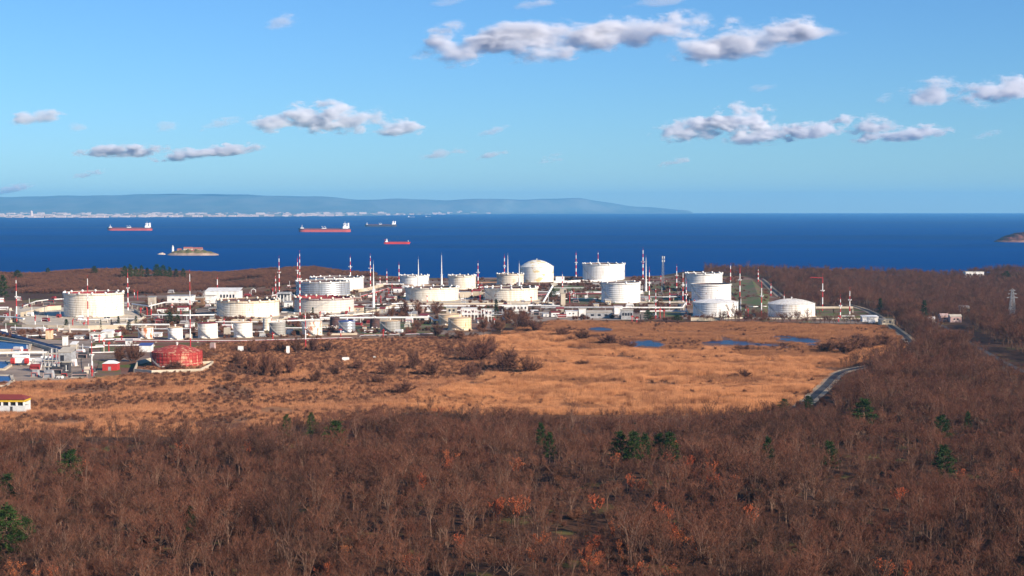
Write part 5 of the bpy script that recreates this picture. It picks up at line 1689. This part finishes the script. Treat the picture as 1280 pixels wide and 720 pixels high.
# leaning truss and beige tower
p0 = gnd(677, 381); p1 = at(691, 357, p0.y + 10)
o = thing('conveyor_truss', 'leaning white truss right of the wide middle pair', 'conveyor', p0)
d = p1 - p0
MB().tube([(0, 0, 0), d], 1.1, 6).build('gallery', M_WHITEP, o)
MB().tube([(d.x * .6, d.y * .6, 0), (d.x * .6, d.y * .6, d.z * .6)], .5, 5).build('leg', M_GREYM, o)
MB().box((0, 0, 1.5), (5, 5, 3.4)).build('base_house', M_CONC, o)
p, w, h, k = box3(700, 708, 361, 384)
o = thing('process_tower', 'beige concrete tower right of the leaning truss', 'tower', (p.x, p.y + 4, p.z))
MB().bx(-w * .35, w * .35, -3, 3, -.3, h * .75).build('shaft', M_BUND, o)
MB().bx(-w / 2, w / 2, -3.6, 3.6, h * .753, h).build('head', M_CONC, o)
MB().bx(w * .2, w * .4, -3.9, -3.61, h * .8, h * .95).build('window', M_GLASS, o)

# pump skids and cabinets scattered between the pipes
gr = random.Random(77)
made = 0; tries = 0
cells = {}
SK = []; SKO = []
while made < 165 and tries < 6000:
    tries += 1
    px = gr.choice([gr.uniform(150, 540), gr.uniform(560, 700), gr.uniform(690, 860), gr.uniform(400, 520), gr.uniform(0, 160)]); bs = gr.uniform(358, 420) if px < 520 else gr.uniform(356, 398)
    if gr.random() < .14: px, bs = gr.uniform(22, 112), gr.uniform(440, 473)
    if not inpoly([px], [bs], TERMINAL)[0]: continue
    q = gnd(px, bs)
    if min(math.hypot(T[0] - q.x, T[1] - q.y) - T[2] for T in TANKS) < 5: continue
    if any(math.hypot(c_.x - q.x, c_.y - q.y) < 7 for c_ in cells.values()): continue
    cells[made] = q
    j = min(range(len(TANKS)), key=lambda n_: math.hypot(TANKS[n_][0] - q.x, TANKS[n_][1] - q.y) - TANKS[n_][2])
    side = 'left of' if q.x < TANKS[j][0] - TANKS[j][2] * .6 else ('right of' if q.x > TANKS[j][0] + TANKS[j][2] * .6 else ('before' if q.y < TANKS[j][1] else 'behind'))
    mt, cn = gr.choice([(M_WHITEP, 'white'), (M_WHITEP, 'white'), (M_GREYM, 'grey'), (M_CONC, 'pale'), (M_MAROON, 'maroon'), (M_DARKM, 'dark')])
    nm_ = 'small %s pump skid %s the %s' % (cn, side, SHORT[j])
    SK.append((nm_, px))
    o = thing('pump_skid', nm_, 'pump', q, gr.uniform(-.4, .4), 'pump skids between the tanks'); SKO.append((nm_, px, o))
    w_, h_ = gr.uniform(3, 9), gr.uniform(2, 4.5)
    MB().bx(-w_ / 2 - .8, w_ / 2 + .8, -2.6, 2.6, -.3, .35).build('base', M_CONC, o)
    MB().box((0, .3, .35 + h_ / 2), (w_, 3.2, h_), 0, gr.choice([1, .9, .8])).build('housing', mt, o)
    MB().tube([(-w_ / 2, -2, .3), (-w_ / 2, -2, h_ * .7), (w_ / 2, -2, h_ * .7), (w_ / 2, -2, .3)], .28, 6).build('pipe_loop', gr.choice([M_WHITEP, M_REDP, M_PIPEP]), o)
    if gr.random() < .4: MB().tube([(w_ * .3, .3, h_), (w_ * .3, .3, h_ + gr.uniform(2, 6))], .22, 6).build('vent', M_WHITEP, o)
    made += 1
for nm_ in set(k_[0] for k_ in SKO):
    same = sorted([k_ for k_ in SKO if k_[0] == nm_], key=lambda k_: k_[1])
    if len(same) > 1:
        for n_, k_ in enumerate(same): k_[2]['label'] = ORD[n_] + ' ' + nm_

# ---- front left: treatment basins, gallery and pump works
def basin(pts, label, wh=1.3):
    P = [gnd(*p) for p in pts]
    o = thing('water_basin', label, 'basin', P[0])
    L = [q - P[0] for q in P]
    for a, b in zip(L, L[1:] + L[:1]):
        d = b - a; ln_ = math.hypot(d.x, d.y)
        MB().box(((a.x + b.x) / 2, (a.y + b.y) / 2, wh / 2), (ln_ + 1.8, 1.9, wh), math.atan2(d.y, d.x)).build('rim', M_BUND, o)
    MB().add([(q.x, q.y, .6) for q in L], [tuple(range(len(L)))]).build('water', M_BASIN, o)


basin([(-60, 438.5), (36, 438.5), (38, 432), (-60, 421)], 'long blue water basin with pale rim at the left edge, rear one')
basin([(-50, 463), (5, 463), (13, 458), (9, 453), (-50, 450)], 'blue water basin with pale rim at the left edge, middle one')
basin([(-50, 486), (8, 484), (16, 477), (14, 471), (-50, 470)], 'blue water basin with pale rim at the left edge, nearest one')
A = gnd(-20, 413); B = gnd(78, 441)
o = thing('pipe_gallery', 'long dark blue gallery slanting down behind the rear basin', 'gallery', A)
d = B - A
MB().tube([(0, 0, 2.2), (d.x, d.y, d.z + 2.2)], 1.6, 4).build('duct', plain('slate_blue_sheet', (0.13, 0.15, 0.24), (0.08, 0.09, 0.14), .3), o)
for i in range(12):
    q = d * (i + .5) / 12
    MB().bx(q.x - .3, q.x + .3, q.y - .3, q.y + .3, q.z - .3, q.z + 1.2).build('post', M_CONC, o)
wall([(-20, 420), (40, 431), (74, 441)], 2.2, M_BUND, 'pale retaining wall under the dark slanting gallery', 1.2)
wall([(-20, 441), (58, 441)], 1.6, M_BUND, 'pale wall in front of the rear basin', 1.5)
pipes([(-10, 446), (30, 445), (58, 445)], 2.4, .8, M_WHITEP, 'white pipes in front of the rear basin', 2)
building(73, 89, 436, 458, 12, 'tall grey pump house with slanting roof in the front yard', M_GREYM, M_CONC, 'shed', (1, .1, .5, .3, .5))
building(75, 87, 452, 467, 4, 'open grey frame before the tall pump house', M_DARKM, M_CONC, 'flat', (2, .1, .9, .3, .5))
building(88, 95, 428, 441, 7, 'pale grey hut beside the tall pump house', M_CONC, M_WHITEP, 'shed')
o = thing('screen_tower', 'steel screen tower left of the tall pump house', 'tower', gnd(63, 466))
k = gnd(63, 466).y / FPX
for dx in (-7, -2, 3, 8):
    MB().bx(dx * k - .35, dx * k + .35, -.4, .4, 0, 31 * k * (.8 if dx < 0 else 1)).build('post', M_GREYM, o)
    MB().tube([(dx * k, .5, 31 * k * .78), (dx * k - 3, 1, 2)], .3, 5).build('brace', M_WHITEP, o)
for f in (.25, .5, .78): MB().bx(-8 * k, 9 * k, -.6, .6, 31 * k * f - .25, 31 * k * f + .25).build('beam', M_CONC, o)
MB().bx(-7 * k, 0, 1, 6, 0, 11 * k).build('tank_box', M_GREYM, o)
p, w, h, k = box3(13, 36, 444, 457)
o = thing('tank_trailer', 'white and red tank trailer house between the basins', 'trailer', (p.x, p.y + 3, p.z))
MB().bx(-w / 2 + 2, w / 2 - 1, -3, 3, h * .25, h * .85).build('body', M_WHITEP, o)
MB().tube([(-w / 2 + .5, -2.8, h * .45), (-w / 2 + 3.0, -2.8, h * .45)], h * .3, 10).build('red_drum', M_REDP, o)
MB().tube([(w / 2 - 2.4, -2.8, h * .45), (w / 2 - .3, -2.8, h * .45)], h * .3, 10).build('red_drum', M_REDP, o)
MB().box((0, 0, h * .92), (w * .8, 7, h * .14), 0, .8).build('roof', M_WHITEP, o)
for s_ in (-.35, .0, .35): MB().tube([(w * s_, -3.2, .7), (w * s_, -2.5, .7)], .7, 10).build('wheel', M_DARKM, o)
for i, (px, bs, w_, h_, mt, lb) in enumerate([(93, 471, 6, 3, P_RUSTO, 'small orange container on the front yard'), (75, 473, 7, 2.6, M_WHITEP, 'small white container at the yard edge'), (20, 446, 8, 3, M_WHITEP, 'white tub behind the trailer'), (301, 440, 7, 7, M_WHITEP, 'white drum lying in the scrub'),
                                             (266, 437, 6, 8, M_PIPEP, 'pale crate left of the white drum'), (360, 443, 4, 10, M_WHITEP, 'white upright cabinet in the scrub'), (432, 451, 9, 4, M_WHITEP, 'white rubble pile on the green strip'), (468, 449, 3, 3, M_WHITEP, 'white marker stone on the green strip'),
                                             (462, 501, 11, 4, M_WHITEP, None), (430, 414, 8, 5, M_GREYM, 'grey crate between silver and grey tanks'), (362, 418, 8, 6, M_WHITEP, 'white crate right of the dull grey tank'), (328, 421, 8, 4, M_GREYM, 'grey crate left of the dull grey tank'), (284, 418, 8, 8, M_CONC, 'pale crate left of the rusty orange rimmed tank'),
                                             (236, 424, 8, 6, M_CONC, 'pale crate at the foot of the thick mast'), (1010, 498, 7, 3, M_WHITEP, 'white marker board on the marsh bank by the road'), (1090, 404, 8, 4, M_WHITEP, 'white van parked at the road bend')]):
    if not lb: continue
    p = gnd(px, bs); k = p.y / FPX
    nm = 'parked_van' if 'van' in lb else ('marker_board' if 'board' in lb else 'container')
    o = thing(nm, lb, nm.split('_')[-1], p, rnd.uniform(-.3, .3))
    if nm == 'marker_board':
        for s_ in (-1, 0, 1): MB().bx(s_ * 1.0 - .35, s_ * 1.0 + .35, -.1, .1, .6, 1.8).build('panel', M_WHITEP, o); MB().bx(s_ * 1.0 - .07, s_ * 1.0 + .07, -.06, .06, -.3, .6).build('leg', M_GREYM, o)
        continue
    MB().box((0, 0, h_ * k * .5 + .15), (w_ * k, 2.6, h_ * k), 0, .96).build('body', mt, o)
    MB().box((0, 0, h_ * k + .25), (w_ * k * .9, 2.3, .3)).build('lid', M_CONC, o)
    for s_ in (-1, 1): MB().tube([(s_ * w_ * k * .3, -1.35, .4), (s_ * w_ * k * .3, 1.35, .4)], .4, 8).build('wheel' if nm == 'parked_van' else 'skid', M_DARKM, o)

# cypresses and pines inside and behind the terminal
TREES = [(83, 412, 8, 13, 1, 'dark cypress in front of the big left tank'), (148, 410, 6, 15, 1, 'dark cypress right of the big left tank, taller'), (161, 413, 8, 11, 1, 'dark cypress right of the big left tank, rounder'), (126, 412, 3, 13, 1, 'thin dark cypress before the pale wall'),
         (170, 409, 6, 14, 1, 'dark cypress left of the small rust-stained tank'), (212, 405, 16, 15, 0, 'round dark green tree behind the small white tank'), (222, 404, 10, 10, 0, 'green tree right of the round dark one'), (620, 396, 8, 22, 1, 'dark conifer beside the switchyard'), (610, 390, 6, 8, 0, 'green bush behind the switchyard'),
         (690, 374, 14, 14, 0, 'green bushy tree before the leaning truss'), (810, 402, 16, 14, 0, 'green bush in front of the white pipe'), (846, 402, 18, 8, 0, 'low green bush left of the three tanks'), (391, 396, 4, 12, 1, 'small dark cypress before the maroon-rimmed tank'), (470, 391, 3, 14, 1, 'thin dark cypress by the tall white needle'),
         (456, 392, 4, 8, 1, 'small dark cypress right of the maroon-rimmed tank'), (1100, 392, 9, 19, 1, 'dark conifer above the road bend'), (1155, 403, 11, 27, 1, 'tall dark conifer in the right woods'), (1258, 348, 14, 9, 0, 'dark green tree on the right coast'), (1150, 352, 9, 7, 0, 'dark green tree on the crest left of the coast house'),
         (4, 377, 16, 32, 0, 'dark pine at the left edge behind the pipes'), (22, 350, 15, 12, 0, 'dark pine on the left hill crest, farthest left'), (60, 344, 9, 9, 0, 'small dark pine on the left hill crest'), (118, 344, 12, 11, 0, 'purple-dark tree on the crest above the big left tank')]
for i in range(10):
    TREES.append(([156, 163, 170, 177, 184, 196, 204, 212, 220, 229][i], 349, [12, 11, 10, 9, 8, 15, 14, 10, 9, 9][i], [16, 18, 15, 17, 14, 18, 17, 15, 13, 13][i], 0 if i not in (4, 8) else 1, 'dark pine in the clump on the left hill crest, ' + ['first', 'second', 'third', 'fourth', 'fifth', 'sixth', 'seventh', 'eighth', 'ninth', 'tenth'][i] + ' from the left'))
for i, (px, bs, w, h, kd, lb) in enumerate(TREES):
    p = gnd(px, bs); k = p.y / FPX
    if kd: CYPR[i % 2].put(p, i, (w * k / 3.6, w * k / 3.6, h * k / 10), lb, 'tree', 'conifers in and behind the terminal')
    else: PINES[i % 3].put(p, i, (w * k / 7.4, w * k / 7.4, h * k / 10), lb, 'tree', 'conifers in and behind the terminal')

# ---------------------------------------------------------------- ships, island, headland
M_HULLD = plain('ship_dark_hull', (0.06, 0.045, 0.05), (0.04, 0.035, 0.04), .05)
M_HULLR = plain('ship_red_bottom', (0.50, 0.085, 0.06), (0.42, 0.07, 0.055), .05)
M_HULLB = plain('ship_bright_red', (0.58, 0.035, 0.03), (0.5, 0.035, 0.03), .05)
M_DECK = plain('ship_deck', (0.22, 0.09, 0.07), (0.15, 0.07, 0.06), .05)
M_SHIPW = plain('ship_white', (0.85, 0.84, 0.82), (0.78, 0.76, 0.73), .05)


def hull_mesh(L, B, z0, z1, n=24, flare=0.0):
    """hull band between two waterlines, bow at +x"""
    m = MB(); top = []; bot = []
    prof = []
    for i in range(n + 1):
        f = i / n
        x = -L / 2 + L * f
        hb = B / 2 * min(1.0, (0.72 + f * 4) if f < .07 else 1.0) * (1.0 if f < .86 else math.sqrt(max(0.0, 1 - ((f - .86) / .14) ** 2)))
        prof.append((x, hb))
    pts = [(x, -h) for x, h in prof] + [(x, h) for x, h in reversed(prof)]
    N = len(pts)
    rise = lambda x: max(0, (x / L - .38)) * L * .05
    m.add([(x, y, z0) for x, y in pts] + [(x + (flare if x > L * .45 else 0), y, z1 + (rise(x) if z1 > 4 else 0)) for x, y in pts],
          [tuple(range(N - 1, -1, -1)), tuple(range(N, 2 * N))] + [(i, (i + 1) % N, (i + 1) % N + N, i + N) for i in range(N)])
    return m


def tanker(px0, px1, wl, label, bow=-1, lower=M_HULLR, upper=M_HULLD, fb=None, load=.5, mid=True, hs=1.0):
    c = sea_pt((px0 + px1) / 2, wl)
    k = c.y / FPX
    L = (px1 - px0) * k; B = L * .165
    o = thing('tanker_ship', label, 'ship', c, 0 if bow > 0 else math.pi, 'ships at anchor in the bay')
    Z = L * .062 * hs
    hull_mesh(L * .985, B * .99, -6, Z * load).build('lower_hull', lower, o)
    hull_mesh(L, B, Z * load + .01, Z, flare=2).build('upper_hull', upper, o)
    hull_mesh(L * .97, B * .95, Z + .01, Z + .4).build('deck', M_DECK, o)
    sx = -L * .40
    dh = MB(); dh.bx(sx - L * .045, sx + L * .045, -B * .42, B * .42, Z + .4, Z + L * .045); dh.build('deck_house', M_SHIPW, o)
    dh = MB(); dh.bx(sx - L * .015, sx + L * .034, -B * .3, B * .3, Z + L * .045 + .01, Z + L * .085); dh.build('upper_house', M_SHIPW, o)
    br = MB(); br.bx(sx - L * .012, sx + L * .034, -B * .5, B * .5, Z + L * .085 + .01, Z + L * .1); bo = br.build('bridge', M_SHIPW, o)
    MB().bx(sx + L * .0345, sx + L * .0365, -B * .48, B * .48, Z + L * .089, Z + L * .096).build('bridge_window', M_GLASS, bo)
    MB().box((sx - L * .055, 0, Z + L * .06), (L * .03, B * .3, L * .1), 0, .8).build('funnel', M_SHIPW if lower is not M_HULLB else M_HULLB, o)
    MB().tube([(sx + L * .01, 0, Z + L * .1), (sx + L * .01, 0, Z + L * .135)], .8, 5).build('mast', M_SHIPW, o)
    MB().tube([(L * .43, 0, Z), (L * .43, 0, Z + L * .075)], [1.6, .6], 6).build('foremast', M_SHIPW, o)
    MB().bx(L * .40, L * .455, -B * .2, B * .2, Z, Z + L * .022).build('forecastle_gear', M_SHIPW if mid else M_HULLD, o)
    if mid:
        MB().bx(-L * .03, L * .05, -B * .3, B * .3, Z + .4, Z + L * .016).build('manifold', M_SHIPW, o)
        for x_ in (-.02, .035): MB().tube([(L * x_, 0, Z), (L * x_, 0, Z + L * .04), (L * (x_ + .03), 0, Z + L * .045)], .8, 5).build('hose_crane', M_SHIPW, o)
    for j in (-.12, 0, .12): MB().tube([(-L * .33, B * j, Z + 1.4), (L * .38, B * j, Z + 1.4)], .6, 5).build('deck_pipe', M_MAROON, o)


tanker(134, 190, 288.2, 'long tanker with dark deck and salmon red side, leftmost ship in the bay', -1, load=.78)
tanker(373, 438.5, 290, 'longest tanker with red side in the middle of the bay', -1, load=.8)
tanker(456, 496, 283.2, 'dark hulled tanker with white house, farthest out', -1, lower=M_HULLD, load=.5)
tanker(480, 512.5, 305, 'small bright red tanker, nearest of the ships', 1, lower=M_HULLB, upper=M_HULLB, mid=False, hs=1.15)
for i, (px, wl, w, lb) in enumerate([(514, 271.5, 9, 'tiny grey ship near the far town, right of the farthest tanker'), (535, 271, 7, 'tiny pale ship off the end of the far town')]):
    c = sea_pt(px, wl); k = c.y / FPX; L = w * k
    o = thing('distant_ship', lb, 'ship', c)
    hull_mesh(L, L * .16, -4, L * .06).build('hull', M_GREYM, o)
    MB().bx(-L * .42, -L * .25, -L * .06, L * .06, L * .06, L * .16).build('deck_house', M_SHIPW, o)


def mound(name, px0, px1, base, prof, label, cols, depth, seed, step=3.0):
    c = sea_pt((px0 + px1) / 2, base); k = c.y / FPX
    W = (px1 - px0) * k
    r_ = random.Random(seed)
    nx = 44; ny = 14
    V = []; F = []
    for i in range(nx + 1):
        f = i / nx
        hx = np.interp(f, [p_[0] for p_ in prof], [p_[1] for p_ in prof]) * k
        for j in range(ny + 1):
            g = j / ny
            e = math.sin(math.pi * f) ** .35
            y = (g - .5) * depth * max(e, .02)
            q = min(1, (1 - abs(2 * g - 1) ** 3.2))
            z = hx * q * (1 + .1 * math.sin(f * 40 + g * 9)) + r_.uniform(-.5, .5) * q - (1.5 if j in (0, ny) or i in (0, nx) else 0)
            V.append(((f - .5) * W, y + depth / 2, z))
    for i in range(nx):
        for j in range(ny):
            a = i * (ny + 1) + j
            F.append((a, a + ny + 1, a + ny + 2, a + 1))
    t = NT(name + '_rock')
    g = t.n('NewGeometry'); s_ = t.n('SeparateXYZ'); t.l(g.outputs['Position'], s_.inputs[0])
    top = t.n('MapRange'); t.l(s_.outputs[2], top.inputs[0]); top.inputs[1].default_value = 3; top.inputs[2].default_value = 9
    n_ = t.noise(t.pos(), .06, 5)
    rock = t.mix(t.ramp(n_, .4, .6), cols[0], cols[1])
    veg = t.mix(t.ramp(t.noise(t.pos(), .1, 5), .42, .58), cols[2], cols[3])
    cc = t.mix(t.ramp(t.math('ADD', top.outputs[0], t.math('SUBTRACT', n_, .5)), .35, .6), rock, veg)
    m = MB(); m.add(V, F)
    o = m.build(name, t.fin(cc, .95, .1), loc=c)
    tag(o, label, kind='structure')
    return c, k, W


c, k, W = mound('island_terrain', 205, 270, 319.5, [(0, .5), (.08, 3), (.2, 6.5), (.45, 7.5), (.7, 6.5), (.85, 4), (1, 1)], 'small rocky island in the bay', [(0.42, 0.30, 0.22), (0.28, 0.19, 0.15), (0.10, 0.11, 0.035), (0.16, 0.12, 0.06)], 70, 3)
mound('reef_terrain', 196, 206, 318.3, [(0, .4), (.3, 1.6), (.6, 2.4), (1, .6)], 'tiny reef off the left end of the island', [(0.6, 0.5, 0.42), (0.45, 0.36, 0.3), (0.5, 0.4, 0.33), (0.5, 0.4, 0.33)], 16, 5)
for i, (px, w, h, dp, z, mt, lb) in enumerate([(246, 14, 3.2, 9, 12, M_PIPEP, 'long red roofed house on the island'), (235, 11, 3.6, 9, 12, P_BEIGE, 'red roofed house in the middle of the island'), (224, 5, 3, 8, 10, M_PIPEP, 'small house beside the island lighthouse'), (226, 4, 3, 8, 6, M_WHITEP, 'low white house at the island shore'), (240, 5, 2.6, 8, 8, P_BEIGE, 'low beige house at the island shore')]):
    q = at(px, 319.5, c.y + 30 - i * 3); 
    o = thing('island_house', lb, 'house', (q.x, c.y + 34 - i * 4, z))
    w_ = w * k; h_ = h * k
    MB().bx(-w_ / 2, w_ / 2, -4, 4, -6, h_ * .6).build('wall', mt, o)
    MB().add([(-w_ / 2 - .5, -4.6, h_ * .6), (w_ / 2 + .5, -4.6, h_ * .6), (w_ / 2 + .5, 4.6, h_ * .6), (-w_ / 2 - .5, 4.6, h_ * .6), (-w_ / 2, 0, h_ * 1.1), (w_ / 2, 0, h_ * 1.1)], [(3, 2, 1, 0), (0, 1, 5, 4), (2, 3, 4, 5), (0, 4, 3), (1, 2, 5)]).build('roof', plain('clay_roof', (0.42, 0.13, 0.09), (0.3, 0.1, 0.08), .2), o)
    for s_ in (-.3, .3): MB().bx(w_ * s_ - .6, w_ * s_ + .6, -4.08, -3.95, h_ * .15, h_ * .42).build('window', M_GLASS, o)
q = at(216, 314, c.y + 30)
o = thing('lighthouse', 'white lighthouse tower on the left end of the island', 'lighthouse', (q.x, c.y + 30, 8))
MB().lathe([(3.2, -3), (2.6, 9), (2.5, 11)], 12).build('tower', M_WHITEP, o)
MB().lathe([(3.3, 11), (3.3, 11.6), (2.0, 11.7)], 12).build('gallery', M_WHITEP, o)
MB().lathe([(1.6, 11.7), (1.6, 14), (2.0, 14.1), (.1, 15.6)], 12).build('lantern', M_WHITEP, o)
mound('headland_terrain', 1252, 1330, 303, [(0, .4), (.06, 2.5), (.15, 6), (.3, 10), (.5, 12), (.8, 10), (1, 2)], 'dark wooded headland at the right edge of the sea', [(0.30, 0.16, 0.12), (0.2, 0.10, 0.08), (0.17, 0.065, 0.05), (0.10, 0.05, 0.035)], 150, 9)
